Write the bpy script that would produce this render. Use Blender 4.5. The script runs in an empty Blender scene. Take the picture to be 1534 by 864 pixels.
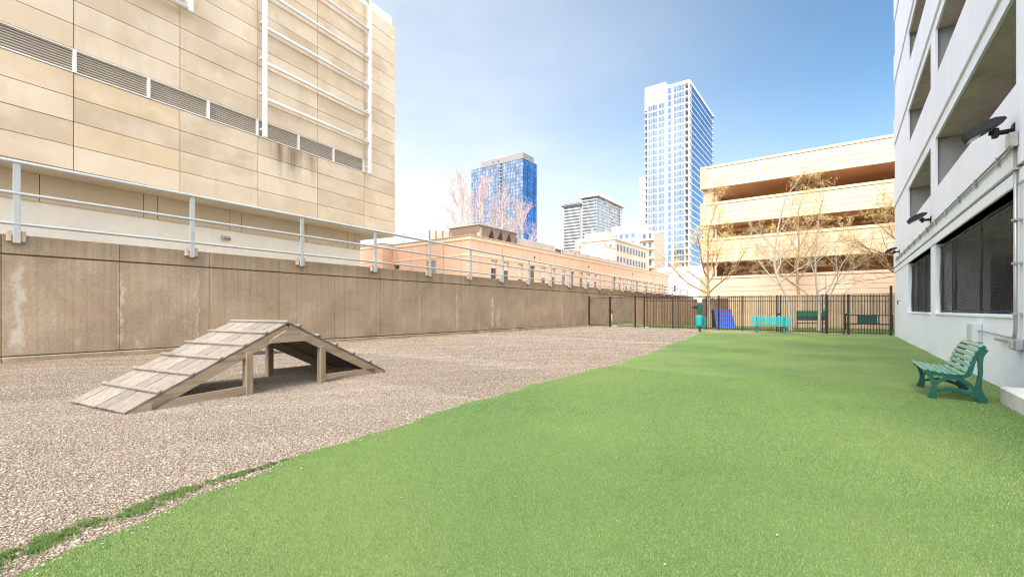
import bpy, math, random
import numpy as np
from mathutils import Vector, Matrix

random.seed(7)
RNG = np.random.default_rng(11)
SC = bpy.context.scene
COL = SC.collection
R = math.radians
PI = math.pi

# ------------------------------------------------------------------ camera model (used to place things at real distances)
CAMH = 1.25
TH = R(35.97)
F_ = (-math.sin(TH), math.cos(TH))
R_ = (math.cos(TH), math.sin(TH))
FP = 682.0
HOR = 464.5

def ray(u):
    a = (u - 767.0) / FP
    return (F_[0] + a * R_[0], F_[1] + a * R_[1])

def gnd(u, v, z=0.0):
    t = (CAMH - z) * FP / (v - HOR)
    r = ray(u)
    return (r[0] * t, r[1] * t)

def atd(u, v, t):
    r = ray(u)
    return (r[0] * t, r[1] * t, CAMH + (HOR - v) / FP * t)

def y_on_x(u, x):
    r = ray(u)
    return r[1] * x / r[0]

# ------------------------------------------------------------------ object helpers
def tag(o, label=None, cat=None, group=None, kind=None):
    if label: o['label'] = label
    if cat: o['category'] = cat
    if group: o['group'] = group
    if kind: o['kind'] = kind
    return o

def empty(name, loc=(0, 0, 0), rz=0.0):
    o = bpy.data.objects.new(name, None)
    o.empty_display_size = 0.2
    COL.objects.link(o)
    o.location = loc
    o.rotation_euler = (0, 0, rz)
    return o

def thing(name, label, cat, loc=(0, 0, 0), rz=0.0, group=None):
    return tag(empty(name, loc, rz), label, cat, group)

def copy_tree(o, parent=None):
    c = o.copy()
    COL.objects.link(c)
    if parent: c.parent = parent
    for ch in list(o.children):
        copy_tree(ch, c)
    return c

class MB:
    def __init__(self):
        self.v = []; self.f = []; self.sm = []
    def poly(self, pts, smooth=False):
        b = len(self.v)
        self.v += [tuple(p) for p in pts]
        self.f.append(tuple(range(b, b + len(pts)))); self.sm.append(smooth)
    def box(self, x0, x1, y0, y1, z0, z1, c=0.0):
        if x0 > x1: x0, x1 = x1, x0
        if y0 > y1: y0, y1 = y1, y0
        if z0 > z1: z0, z1 = z1, z0
        b = len(self.v)
        if c <= 0:
            self.v += [(x0,y0,z0),(x1,y0,z0),(x1,y1,z0),(x0,y1,z0),(x0,y0,z1),(x1,y0,z1),(x1,y1,z1),(x0,y1,z1)]
            for q in ((0,3,2,1),(4,5,6,7),(0,1,5,4),(1,2,6,5),(2,3,7,6),(3,0,4,7)):
                self.f.append(tuple(b+i for i in q)); self.sm.append(False)
            return self
        c = min(c, (x1-x0)*.45, (y1-y0)*.45, (z1-z0)*.45)
        idx = {}
        for i, sx in enumerate((0, 1)):
            for j, sy in enumerate((0, 1)):
                for k, sz in enumerate((0, 1)):
                    X = x1 if sx else x0; Y = y1 if sy else y0; Z = z1 if sz else z0
                    dx = -c if sx else c; dy = -c if sy else c; dz = -c if sz else c
                    idx[(i,j,k,0)] = len(self.v); self.v.append((X, Y+dy, Z+dz))
                    idx[(i,j,k,1)] = len(self.v); self.v.append((X+dx, Y, Z+dz))
                    idx[(i,j,k,2)] = len(self.v); self.v.append((X+dx, Y+dy, Z))
        def F(*q):
            self.f.append(tuple(idx[k] for k in q)); self.sm.append(False)
        for i in (0, 1):
            o = ((0,0),(1,0),(1,1),(0,1)); o = o if i else o[::-1]
            F(*[(i,a,b_,0) for a, b_ in o])
            o2 = ((0,0),(0,1),(1,1),(1,0)); o2 = o2 if i else o2[::-1]
            F(*[(a,i,b_,1) for a, b_ in o2])
            o3 = ((0,0),(1,0),(1,1),(0,1)); o3 = o3 if i else o3[::-1]
            F(*[(a,b_,i,2) for a, b_ in o3])
        for a in (0, 1):
            for b_ in (0, 1):
                F((a,b_,0,0),(a,b_,1,0),(a,b_,1,1),(a,b_,0,1))
                F((a,0,b_,0),(a,1,b_,0),(a,1,b_,2),(a,0,b_,2))
                F((0,a,b_,1),(1,a,b_,1),(1,a,b_,2),(0,a,b_,2))
                for k in (0, 1):
                    pass
        for i in (0,1):
            for j in (0,1):
                for k in (0,1):
                    F((i,j,k,0),(i,j,k,1),(i,j,k,2))
        return self
    def obox(self, M, sx, sy, sz, c=0.0):
        """box centred on the origin of matrix M"""
        t = MB(); t.box(-sx/2, sx/2, -sy/2, sy/2, -sz/2, sz/2, c)
        b = len(self.v)
        self.v += [tuple(M @ Vector(p)) for p in t.v]
        self.f += [tuple(b+i for i in q) for q in t.f]; self.sm += t.sm
        return self
    def bar(self, p, q, w, h, c=0.0, up=(0,0,1)):
        p = Vector(p); q = Vector(q); d = q - p; L = d.length
        x = d.normalized(); u = Vector(up)
        if abs(x.dot(u)) > .98: u = Vector((1,0,0))
        y = u.cross(x).normalized(); z = x.cross(y)
        M = Matrix((( x.x,y.x,z.x,0),(x.y,y.y,z.y,0),(x.z,y.z,z.z,0),(0,0,0,1)))
        M.translation = (p+q)/2
        return self.obox(M, L, w, h, c)
    def tube(self, pts, r, n=8, caps=True, smooth=True):
        pts = [Vector(p) for p in pts]
        rs = r if hasattr(r, '__len__') else [r]*len(pts)
        b = len(self.v); prev = None
        for i, p in enumerate(pts):
            if i == 0: t = pts[1]-pts[0]
            elif i == len(pts)-1: t = pts[-1]-pts[-2]
            else: t = (pts[i+1]-pts[i]).normalized() + (pts[i]-pts[i-1]).normalized()
            if t.length < 1e-9: t = Vector((0,0,1))
            t.normalize()
            if prev is None:
                a = Vector((0,0,1)) if abs(t.z) < .9 else Vector((1,0,0))
                prev = t.cross(a).normalized()
            nrm = prev - t*prev.dot(t)
            if nrm.length < 1e-6: nrm = t.orthogonal()
            nrm.normalize(); bi = t.cross(nrm); prev = nrm
            for k in range(n):
                an = 2*PI*k/n
                self.v.append(tuple(p + (nrm*math.cos(an) + bi*math.sin(an))*rs[i]))
        for i in range(len(pts)-1):
            for k in range(n):
                k2 = (k+1) % n
                self.f.append((b+i*n+k, b+i*n+k2, b+(i+1)*n+k2, b+(i+1)*n+k)); self.sm.append(smooth)
        if caps:
            self.f.append(tuple(b+k for k in range(n))[::-1]); self.sm.append(False)
            e = b+(len(pts)-1)*n
            self.f.append(tuple(e+k for k in range(n))); self.sm.append(False)
        return self
    def cyl(self, x, y, z0, z1, r0, r1=None, n=16):
        return self.tube([(x,y,z0),(x,y,z1)], [r0, r0 if r1 is None else r1], n)
    def lathe(self, x, y, prof, n=20):
        b = len(self.v)
        for r, z in prof:
            for k in range(n):
                a = 2*PI*k/n; self.v.append((x+r*math.cos(a), y+r*math.sin(a), z))
        for i in range(len(prof)-1):
            for k in range(n):
                k2 = (k+1) % n
                self.f.append((b+i*n+k, b+i*n+k2, b+(i+1)*n+k2, b+(i+1)*n+k)); self.sm.append(True)
        self.f.append(tuple(b+k for k in range(n))[::-1]); self.sm.append(False)
        e = b+(len(prof)-1)*n
        self.f.append(tuple(e+k for k in range(n))); self.sm.append(False)
        return self
    def prism(self, pts2, axis, a0, a1):
        """2-D outline extruded along an axis: axis 'y' -> pts are (x,z); 'x' -> (y,z); 'z' -> (x,y)"""
        def P(p, a):
            return {'y': (p[0], a, p[1]), 'x': (a, p[0], p[1]), 'z': (p[0], p[1], a)}[axis]
        b = len(self.v); n = len(pts2)
        self.v += [P(p, a0) for p in pts2] + [P(p, a1) for p in pts2]
        self.f.append(tuple(range(b, b+n))[::-1]); self.sm.append(False)
        self.f.append(tuple(range(b+n, b+2*n))); self.sm.append(False)
        for i in range(n):
            j = (i+1) % n
            self.f.append((b+i, b+j, b+n+j, b+n+i)); self.sm.append(False)
        return self
    def ribbon(self, pts, ws, a0, a1):
        """bar of changing width following 2-D points in x-z, extruded a0..a1 along y"""
        n = len(pts); L = []; Rr = []
        for i, p in enumerate(pts):
            q0 = pts[max(0, i-1)]; q1 = pts[min(n-1, i+1)]
            dx, dz = q1[0]-q0[0], q1[1]-q0[1]; l = math.hypot(dx, dz) or 1
            nx, nz = -dz/l, dx/l; w = (ws[i] if hasattr(ws, '__len__') else ws)/2
            L.append((p[0]+nx*w, p[1]+nz*w)); Rr.append((p[0]-nx*w, p[1]-nz*w))
        b = len(self.v)
        for i in range(n):
            for (q, a) in ((L[i], a0), (Rr[i], a0), (Rr[i], a1), (L[i], a1)):
                self.v.append((q[0], a, q[1]))
        for i in range(n-1):
            for k in range(4):
                k2 = (k+1) % 4
                self.f.append((b+4*i+k, b+4*i+k2, b+4*i+4+k2, b+4*i+4+k)); self.sm.append(False)
        self.f.append((b, b+1, b+2, b+3)); self.sm.append(False)
        e = b+4*(n-1); self.f.append((e+3, e+2, e+1, e)); self.sm.append(False)
        return self
    def sheet(self, A, U, V, N, w, h, holes, depth):
        """flat wall w x h with rectangular holes (u0,u1,v0,v1) and reveals of the given depth"""
        A, U, V, N = Vector(A), Vector(U), Vector(V), Vector(N)
        us = sorted({0.0, w} | {min(max(x, 0), w) for q in holes for x in q[:2]})
        vs = sorted({0.0, h} | {min(max(x, 0), h) for q in holes for x in q[2:]})
        for i in range(len(us)-1):
            for j in range(len(vs)-1):
                cu, cv = (us[i]+us[i+1])/2, (vs[j]+vs[j+1])/2
                if any(q[0] < cu < q[1] and q[2] < cv < q[3] for q in holes): continue
                self.poly([A+U*us[i]+V*vs[j], A+U*us[i+1]+V*vs[j], A+U*us[i+1]+V*vs[j+1], A+U*us[i]+V*vs[j+1]])
        for q in holes:
            c = [A+U*q[0]+V*q[2], A+U*q[1]+V*q[2], A+U*q[1]+V*q[3], A+U*q[0]+V*q[3]]
            for k in range(4):
                a, b = c[k], c[(k+1) % 4]
                self.poly([a, b, b-N*depth, a-N*depth])
        return self
    def build(self, name, mat, parent=None, weld=False):
        me = bpy.data.meshes.new(name)
        me.from_pydata(self.v, [], self.f)
        me.polygons.foreach_set('use_smooth', self.sm)
        me.materials.append(mat)
        me.update()
        o = bpy.data.objects.new(name, me)
        COL.objects.link(o)
        if parent: o.parent = parent
        return o

def np_mesh(name, verts, faces, mat, parent=None):
    """verts (n,3), faces (m,k) numpy -> object"""
    me = bpy.data.meshes.new(name)
    n = len(verts); m, k = faces.shape
    me.vertices.add(n); me.vertices.foreach_set('co', verts.astype(np.float32).ravel())
    me.loops.add(m*k); me.loops.foreach_set('vertex_index', faces.astype(np.int32).ravel())
    me.polygons.add(m); me.polygons.foreach_set('loop_start', np.arange(0, m*k, k, dtype=np.int32))
    me.update(calc_edges=True); me.validate()
    me.materials.append(mat)
    o = bpy.data.objects.new(name, me); COL.objects.link(o)
    if parent: o.parent = parent
    return o

# ------------------------------------------------------------------ materials
class NT:
    def __init__(self, name):
        self.m = bpy.data.materials.new(name); self.m.use_nodes = True
        self.t = self.m.node_tree; self.n = self.t.nodes
        self.b = next(x for x in self.n if x.type == 'BSDF_PRINCIPLED')
        self._tc = None
    def new(self, kind, **kw):
        x = self.n.new(kind)
        for k, v in kw.items(): setattr(x, k, v)
        return x
    def link(self, a, b): self.t.links.new(a, b)
    def coord(self, scale=(1,1,1), kind='Object', loc=(0,0,0), rot=(0,0,0)):
        if self._tc is None: self._tc = self.new('ShaderNodeTexCoord')
        mp = self.new('ShaderNodeMapping')
        mp.inputs['Scale'].default_value = scale; mp.inputs['Location'].default_value = loc
        mp.inputs['Rotation'].default_value = rot
        self.link(self._tc.outputs[kind], mp.inputs['Vector'])
        return mp.outputs['Vector']
    def noise(self, scale, vec, detail=4, rough=.55, dist=0.0):
        x = self.new('ShaderNodeTexNoise')
        x.inputs['Scale'].default_value = scale; x.inputs['Detail'].default_value = detail
        x.inputs['Roughness'].default_value = rough; x.inputs['Distortion'].default_value = dist
        self.link(vec, x.inputs['Vector']); return x.outputs['Fac']
    def voro(self, scale, vec, feature='F1', out='Distance', rnd=1.0):
        x = self.new('ShaderNodeTexVoronoi'); x.feature = feature
        x.inputs['Scale'].default_value = scale; x.inputs['Randomness'].default_value = rnd
        self.link(vec, x.inputs['Vector']); return x.outputs[out]
    def island(self):
        return self.new('ShaderNodeNewGeometry').outputs['Random Per Island']
    def remap(self, fac, a, b, c=0.0, d=1.0, smooth=False):
        x = self.new('ShaderNodeMapRange'); x.clamp = True
        if smooth: x.interpolation_type = 'SMOOTHSTEP'
        for k, v in zip(('From Min','From Max','To Min','To Max'), (a,b,c,d)): x.inputs[k].default_value = v
        self.link(fac, x.inputs['Value']); return x.outputs['Result']
    def math(self, op, a, b=None, c=None):
        x = self.new('ShaderNodeMath'); x.operation = op
        for i, s in enumerate((a, b, c)):
            if s is None: continue
            if isinstance(s, (int, float)): x.inputs[i].default_value = s
            else: self.link(s, x.inputs[i])
        return x.outputs[0]
    def mix(self, fac, a, b, mode='MIX'):
        x = self.new('ShaderNodeMix'); x.data_type = 'RGBA'; x.blend_type = mode
        for sock, s in ((x.inputs[0], fac), (x.inputs[6], a), (x.inputs[7], b)):
            if isinstance(s, (int, float)): sock.default_value = s
            elif isinstance(s, (tuple, list)): sock.default_value = (*s[:3], 1)
            else: self.link(s, sock)
        return x.outputs[2]
    def ramp(self, fac, stops):
        x = self.new('ShaderNodeValToRGB'); e = x.color_ramp.elements
        while len(e) < len(stops): e.new(.5)
        for q, (p, c) in zip(e, stops): q.position = p; q.color = (*c, 1)
        self.link(fac, x.inputs['Fac']); return x.outputs['Color']
    def sep(self, vec):
        x = self.new('ShaderNodeSeparateXYZ'); self.link(vec, x.inputs[0]); return x.outputs
    def bump(self, h, strength=.3, dist=.02, chain=None):
        x = self.new('ShaderNodeBump'); x.inputs['Strength'].default_value = strength
        x.inputs['Distance'].default_value = dist
        self.link(h, x.inputs['Height'])
        if chain is not None: self.link(chain, x.inputs['Normal'])
        return x.outputs['Normal']
    def done(self, color=None, rough=.6, normal=None, metallic=0.0, spec=.5, **kw):
        if color is not None:
            s = self.b.inputs['Base Color']
            if isinstance(color, (tuple, list)): s.default_value = (*color[:3], 1)
            else: self.link(color, s)
        s = self.b.inputs['Roughness']
        if isinstance(rough, (int, float)): s.default_value = rough
        else: self.link(rough, s)
        self.b.inputs['Metallic'].default_value = metallic
        self.b.inputs['Specular IOR Level'].default_value = spec
        if normal is not None: self.link(normal, self.b.inputs['Normal'])
        for k, v in kw.items(): self.b.inputs[k].default_value = v
        return self.m

def shade(c, k): return tuple(min(1, x*k) for x in c)

def mottled(name, col, var=.18, scale=1.5, rough=.7, bump=.15, bscale=40, streak=0.0, island=0.0, metallic=0.0, spec=.4, dirt=None, dirtk=0.0):
    """painted / mineral / metal surface with tone drift, fine grain, optional vertical dirt streaks"""
    q = NT(name); v = q.coord()
    n1 = q.noise(scale, v, 6, .6); n2 = q.noise(scale*9, v, 3, .6)
    f = q.math('ADD', q.math('MULTIPLY', n1, .75), q.math('MULTIPLY', n2, .25))
    c = q.mix(q.remap(f, .3, .7), shade(col, 1-var), shade(col, 1+var))
    if island:
        k = q.remap(q.island(), 0, 1, 1-island, 1+island)
        x = q.new('ShaderNodeVectorMath', operation='SCALE'); q.link(c, x.inputs[0]); q.link(k, x.inputs['Scale']); c = x.outputs[0]
    if streak:
        s = q.noise(1.0, q.coord((5, 5, .25)), 5, .65)
        c = q.mix(q.remap(s, .5, .75, 0, streak), c, dirt or shade(col, .45))
    if dirtk:
        s = q.noise(scale*2.3, q.coord(loc=(3, 7, 1)), 7, .7)
        c = q.mix(q.remap(s, .52, .72, 0, dirtk), c, dirt or shade(col, .5))
    nb = q.bump(q.noise(bscale, v, 4, .6), bump, .01) if bump else None
    rr = q.remap(n1, .3, .7, max(.05, rough-.08), min(1, rough+.08))
    return q.done(c, rr, nb, metallic, spec)

def glassy(name, col, rough=.05, metallic=.75, var=.25, scale=.15):
    q = NT(name)
    k = q.remap(q.island(), 0, 1, 1-var, 1+var*.6)
    base = q.mix(q.remap(q.noise(scale, q.coord(), 3), .35, .65), shade(col, .85), shade(col, 1.1))
    x = q.new('ShaderNodeVectorMath', operation='SCALE'); q.link(base, x.inputs[0]); q.link(k, x.inputs['Scale'])
    return q.done(x.outputs[0], rough, None, metallic, .5)

M = {}
M['white_paint'] = mottled('white_paint', (.79,.83,.93), .06, .5, .6, .14, 55, streak=.16, dirt=(.50,.52,.53))
M['white_steel'] = mottled('white_steel', (.72,.71,.68), .07, 1.2, .4, .05, 60, dirtk=.25, dirt=(.35,.27,.2))
M['galv'] = mottled('galvanised_paint', (.40,.425,.42), .10, 2.0, .45, .06, 60, dirtk=.35, dirt=(.30,.20,.13))
M['rust_plate'] = mottled('rust_plate', (.55,.45,.34), .25, 6, .7, .2, 60, dirtk=.7, dirt=(.25,.11,.05))
M['raw_soffit'] = mottled('raw_concrete_soffit', (.56,.48,.46), .22, .8, .85, .25, 20, dirtk=.5, dirt=(.17,.15,.12))
M['raw_column'] = mottled('raw_concrete_column', (.44,.45,.46), .12, .9, .8, .2, 25)
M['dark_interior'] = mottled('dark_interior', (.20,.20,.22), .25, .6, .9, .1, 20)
M['black_metal'] = mottled('black_metal', (.009,.009,.010), .25, 4, .45, .04, 60, spec=.5)
M['black_wire'] = mottled('black_wire', (.085,.088,.095), .2, 4, .4, .0, 60, spec=.6)
M['dark_plastic'] = mottled('dark_housing', (.015,.018,.021), .2, 5, .6, .05, 60, spec=.2)
M['lens'] = mottled('lamp_lens', (.42,.42,.30), .2, 30, .15, .3, 90, spec=.7)
M['steel'] = mottled('conduit_steel', (.36,.36,.35), .12, 5, .35, .04, 60, metallic=.6)
M['concrete_step'] = mottled('pale_concrete', (.56,.56,.54), .12, 3, .8, .3, 45, dirtk=.3)
M['box_grey'] = mottled('grey_box_paint', (.50,.54,.57), .06, 3, .5, .03, 40)
M['bench_green'] = mottled('bench_green_plastic', (.005,.075,.056), .12, 5, .33, .05, 40, spec=.5)
M['slat_sheen'] = mottled('slat_sheen_plastic', (.085,.27,.20), .12, 5, .28, .05, 40, island=.08, spec=.6)  # paler than the frame: glossy sheen put into the slat colour
M['teal'] = mottled('teal_plastic', (.015,.36,.37), .1, 5, .4, .04, 40, island=.06)
M['teal_dark'] = mottled('dark_teal_plastic', (.01,.17,.20), .12, 5, .4, .04, 40)
M['forest'] = mottled('dark_green_plastic', (.01,.07,.055), .15, 5, .45, .04, 40)
M['green_panel'] = mottled('green_panel', (.012,.14,.075), .2, 4, .45, .04, 40)
M['blue_deck'] = mottled('blue_deck', (.004,.06,.33), .15, 4, .6, .1, 60)
M['red_strip'] = mottled('red_strip', (.45,.10,.09), .15, 4, .6, .05, 60)
M['cream'] = mottled('cream_render', (.74,.69,.60), .10, .5, .8, .1, 50, streak=.12, dirt=(.55,.45,.33))
M['tan_soffit_and_shade'] = mottled('tan_soffit_and_shade', (.52,.43,.31), .1, .8, .8, .1, 40)
M['joint_backing'] = mottled('joint_sealant', (.16,.12,.08), .2, 3, .9, 0, 40)  # dark backing seen through the gaps between wall panels
M['dark_joint'] = mottled('dark_joint', (.20,.14,.085), .2, 3, .9, 0, 40)
M['louvre_slat'] = mottled('louvre_slat', (.66,.61,.54), .10, 1.5, .5, .03, 40)
M['louvre_dark'] = mottled('louvre_void', (.045,.035,.028), .2, 2, .9, 0, 40)
M['salmon'] = mottled('salmon_render', (.73,.455,.315), .08, .35, .8, .1, 40, streak=.14, dirt=(.74,.52,.34))
M['salmon_band'] = mottled('cream_band', (.74,.58,.40), .08, .6, .75, .08, 40)
M['win_dark'] = glassy('dark_window_glass', (.13,.15,.17), .08, .35)
M['win_frame'] = mottled('window_frame', (.50,.45,.37), .08, 3, .5, .0, 40)
M['blind'] = mottled('window_blind', (.62,.58,.50), .08, 3, .7, .0, 40)
M['roof'] = mottled('flat_roof', (.38,.34,.30), .15, .4, .9, .1, 10)
M['duct_brown'] = mottled('duct_brown', (.26,.20,.165), .15, .9, .7, .05, 30, streak=.2)
M['duct_dark'] = mottled('duct_dark', (.12,.085,.07), .15, .9, .75, .05, 30)
M['duct_grey'] = mottled('duct_grey', (.45,.40,.36), .10, .9, .6, .04, 30)
M['far_tan'] = mottled('tan_precast', (.68,.50,.365), .07, .3, .85, .12, 30, streak=.14, dirt=(.50,.36,.2))
M['far_tan_edge'] = mottled('tan_precast_edge', (.55,.385,.265), .07, .3, .85, .12, 30)
M['garage_dark'] = mottled('garage_interior', (.74,.50,.31), .25, .35, .9, .1, 20)
M['beige_far'] = mottled('beige_masonry', (.62,.49,.38), .08, .1, .85, .05, 10)
M['cream_far'] = mottled('pale_cream_wall', (.74,.62,.51), .05, .1, .85, .05, 10)
M['white_far'] = mottled('white_cladding', (.70,.69,.68), .04, .1, .7, .0, 10)
M['grey_far'] = mottled('grey_cladding', (.56,.54,.51), .06, .1, .7, .0, 10)
M['penthouse_grey'] = mottled('penthouse_grey', (.36,.345,.33), .05, .1, .7, .0, 10)
M['taupe_far'] = mottled('taupe_cladding', (.25,.24,.235), .05, .1, .7, .0, 10)
M['glass_blue'] = glassy('blue_curtain_glass', (.03,.16,.42), .04, .85, .35)
M['glass_pale'] = glassy('pale_curtain_glass', (.22,.29,.39), .05, .8, .25)
M['glass_front'] = glassy('reflective_front_glass', (.22,.29,.42), .05, .8, .4)
M['glass_sky'] = glassy('sky_blue_glass', (.13,.30,.55), .04, .85, .2)
M['glass_grey'] = glassy('grey_green_glass', (.36,.40,.41), .06, .6, .2)
M['void'] = mottled('shaded_recess', (.06,.06,.07), .2, .5, .9, .0, 10)
M['mullion'] = mottled('mullion_metal', (.11,.135,.18), .08, .5, .5, .0, 10)
M['bark_pale'] = mottled('pale_bark', (.42,.36,.31), .25, 6, .9, .6, 30, dirtk=.5, dirt=(.16,.12,.09))
M['bark_warm'] = mottled('warm_bark', (.30,.20,.11), .25, 6, .9, .6, 30)
M['twig'] = mottled('twig_bark', (.48,.35,.20), .25, 3, .9, .0, 30)
M['twig_red'] = mottled('reddish_twig', (.56,.42,.37), .2, 3, .9, .0, 30)
M['yellow_pole'] = mottled('yellow_paint', (.66,.52,.06), .1, 5, .5, .05, 40)
M['red_cap'] = mottled('red_brown_paint', (.30,.07,.045), .15, 5, .5, .05, 40)
M['rubber'] = mottled('black_rubber', (.02,.02,.02), .2, 5, .8, .1, 40)
M['car_blue'] = mottled('dark_blue_car_paint', (.02,.04,.10), .05, 2, .18, .0, 40, spec=.7)
M['paper_white'] = mottled('white_reflector', (.80,.80,.78), .03, 5, .4, .0, 40)
M['fabric'] = mottled('dark_weed_fabric', (.03,.028,.026), .3, 8, .95, .4, 60)

def buds_mat():
    q = NT('yellow_buds')
    c = q.ramp(q.island(), [(0, (.70,.50,.16)), (.5, (.80,.61,.24)), (1, (.86,.72,.40))])
    m = q.done(c, .7, None, 0, .2)
    q.b.inputs['Transmission Weight'].default_value = 0
    return m
M['buds'] = buds_mat()

RUNS = [(y_on_x(u, -16.2), z0, z1, wd, kk) for (u, z0, z1, wd, kk) in ((27,.12,2.5,.17,.75),(181,.2,2.4,.10,.7),(685,.1,2.4,.10,.7),(738,.15,2.2,.20,.8),(746,.1,1.5,.40,.55),(296,.2,2.5,.06,.5),(842,.2,2.2,.16,.6),(627,.2,2.3,.14,.4),(120,.1,.8,.16,.35))]
def wall_concrete():
    q = NT('board_marked_concrete'); v = q.coord()
    big = q.noise(.7, v, 7, .66, .4); fine = q.noise(14, v, 5, .65)
    c = q.ramp(big, [(.28, (.275,.205,.138)), (.5, (.39,.305,.21)), (.72, (.48,.39,.28))])
    c = q.mix(q.remap(fine, .35, .7, 0, .45), c, (.21,.15,.092))
    st = q.noise(1.0, q.coord((1, 11.0, .16)), 7, .75)
    c = q.mix(q.remap(st, .49, .72, 0, .58), c, (.20,.145,.09))
    st2 = q.noise(1.0, q.coord((1, 11.0, .22), loc=(0, 3.3, 1)), 5, .7)
    c = q.mix(q.remap(st2, .58, .76, 0, .25), c, (.46,.37,.26))
    z = q.sep(v)[2]
    # damp dark band along the base and pale salts that rose out of it
    low = q.math('MULTIPLY', q.remap(z, .1, .95, 1, 0), q.remap(q.noise(1.3, v, 5, .65), .42, .66))
    c = q.mix(q.math('MULTIPLY', low, .5), c, (.17,.14,.105))
    salt = q.math('MULTIPLY', q.remap(q.noise(1.7, q.coord((1, 1, .45), loc=(0, 5, 0)), 7, .75), .58, .68), q.remap(z, .05, 1.7, 1, .05))
    c = q.mix(q.math('MULTIPLY', salt, .95), c, (.54,.49,.41))
    # run-off under the coping
    top = q.math('MULTIPLY', q.remap(z, 1.6, 3.1, 0, 1), q.remap(q.noise(1.0, q.coord((1, 5.0, .1), loc=(0, 9, 0)), 5, .7), .45, .7))
    c = q.mix(q.math('MULTIPLY', top, .6), c, (.17,.125,.082))
    # lime runs below cracks: ragged pale streaks at particular places along the wall
    y = q.sep(v)[1]
    for (y0, z0, z1, wd, kk) in RUNS:
        wob = q.math('MULTIPLY', q.math('SUBTRACT', q.noise(1.0, q.coord((1, .01, 2.0), loc=(y0, y0*3, 0)), 5, .7), .5), .42)
        d = q.math('ABSOLUTE', q.math('SUBTRACT', q.math('SUBTRACT', y, y0), wob))
        rag = q.math('MULTIPLY', q.math('SUBTRACT', q.noise(7.0, q.coord((1, 1, .5), loc=(y0, 0, 0)), 8, .85), .36), wd*4.2)
        core_ = q.remap(d, 0, 1, 1, 0)
        f = q.remap(q.math('SUBTRACT', rag, d), 0.0, wd*.5, 0, 1)
        f = q.math('MULTIPLY', f, q.math('MULTIPLY', q.remap(z, z0, z0+.3, 0, 1), q.remap(z, z1-.4, z1, 1, 0)))
        c = q.mix(q.math('MULTIPLY', f, kk*.85), c, (.55,.50,.42))
    nb = q.bump(fine, .35, .01)
    nb = q.bump(q.noise(3.0, v, 5), .2, .02, nb)
    return q.done(c, .88, nb, 0, .25)
M['wall'] = wall_concrete()
M['salts'] = mottled('lime_salts', (.55,.51,.44), .3, 9, .95, .8, 40, dirtk=.6, dirt=(.36,.29,.2))

def panel_mat():
    """weathered precast: each panel its own tone, soft blotches of wear, runs of soot below the louvre"""
    q = NT('precast_panel'); v = q.coord()
    isl = q.island()
    tone = q.ramp(isl, [(0, (.535,.42,.295)), (.3, (.60,.475,.335)), (.6, (.64,.515,.37)), (.85, (.685,.565,.42)), (1, (.63,.475,.30))])
    # bleached cloudiness cast into each panel separately, so it breaks at every joint
    off = q.new('ShaderNodeVectorMath', operation='SCALE'); off.inputs[0].default_value = (37, 11, 53); q.link(isl, off.inputs['Scale'])
    addv = q.new('ShaderNodeVectorMath', operation='ADD'); q.link(q.coord((.8, 1, 1.3)), addv.inputs[0]); q.link(off.outputs[0], addv.inputs[1])
    blot = q.noise(.75, addv.outputs[0], 5, .55)
    c = q.mix(q.remap(blot, .42, .66, 0, .5, True), tone, (.76,.655,.505))
    dk = q.noise(.8, q.coord((1, 1, .8), loc=(4, 2, 9)), 5, .6)
    c = q.mix(q.remap(dk, .5, .75, 0, .5), c, (.45,.34,.22))
    s = q.sep(v)
    # soot run below the louvre near its third bay
    mx = q.math('MULTIPLY', q.remap(s[0], 5.0, 6.3, 0, 1, True), q.remap(s[0], 7.2, 8.25, 1, 0, True))
    mz = q.math('MULTIPLY', q.remap(s[2], 6.6, 8.7, 0, 1, True), q.remap(s[2], 9.2, 9.6, 1, 0))
    run = q.remap(q.noise(1.0, q.coord((2.2, 1, .22)), 4, .6), .38, .62)
    soot = q.math('MULTIPLY', q.math('MULTIPLY', mx, mz), run)
    c = q.mix(q.math('MULTIPLY', soot, .85), c, (.13,.085,.05))
    st = q.noise(1.0, q.coord((4.5, 1, .2), loc=(1, 0, 2)), 5, .65)
    c = q.mix(q.remap(st, .56, .74, 0, .3), c, (.44,.33,.215))
    fine = q.noise(40, v, 4, .6)
    return q.done(c, .75, q.bump(fine, .12, .01), 0, .35)
M['panel'] = panel_mat()

def wood_mat(name, a, b, axis='y', dark=(.10,.075,.055)):
    q = NT(name)
    sc = {'y': (26, .9, 26), 'x': (.9, 26, 26), 'z': (26, 26, .9)}[axis]
    g = q.noise(1.0, q.coord(sc), 6, .65, .4)
    c = q.mix(q.remap(g, .3, .7), a, b)
    k = q.remap(q.island(), 0, 1, .82, 1.14)
    x = q.new('ShaderNodeVectorMath', operation='SCALE'); q.link(c, x.inputs[0]); q.link(k, x.inputs['Scale']); c = x.outputs[0]
    crack = q.noise(1.0, q.coord(tuple(s*2.2 if s > 2 else s*.7 for s in sc), loc=(2, 4, 1)), 4, .7)
    c = q.mix(q.remap(crack, .62, .72, 0, .7), c, dark)
    mold = q.noise(2.2, q.coord(loc=(1, 5, 0)), 5, .65)
    c = q.mix(q.remap(mold, .55, .72, 0, .45), c, shade(a, .55))
    return q.done(c, .85, q.bump(g, .35, .004), 0, .25)
M['deck_wood'] = wood_mat('weathered_deck', (.155,.13,.106), (.275,.243,.208))
M['frame_wood'] = wood_mat('frame_timber', (.26,.19,.125), (.43,.335,.235))
M['post_wood'] = wood_mat('post_timber', (.25,.185,.125), (.42,.33,.235), 'z')
M['board_fence'] = wood_mat('fence_board', (.13,.083,.05), (.26,.17,.105), 'z')
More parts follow.
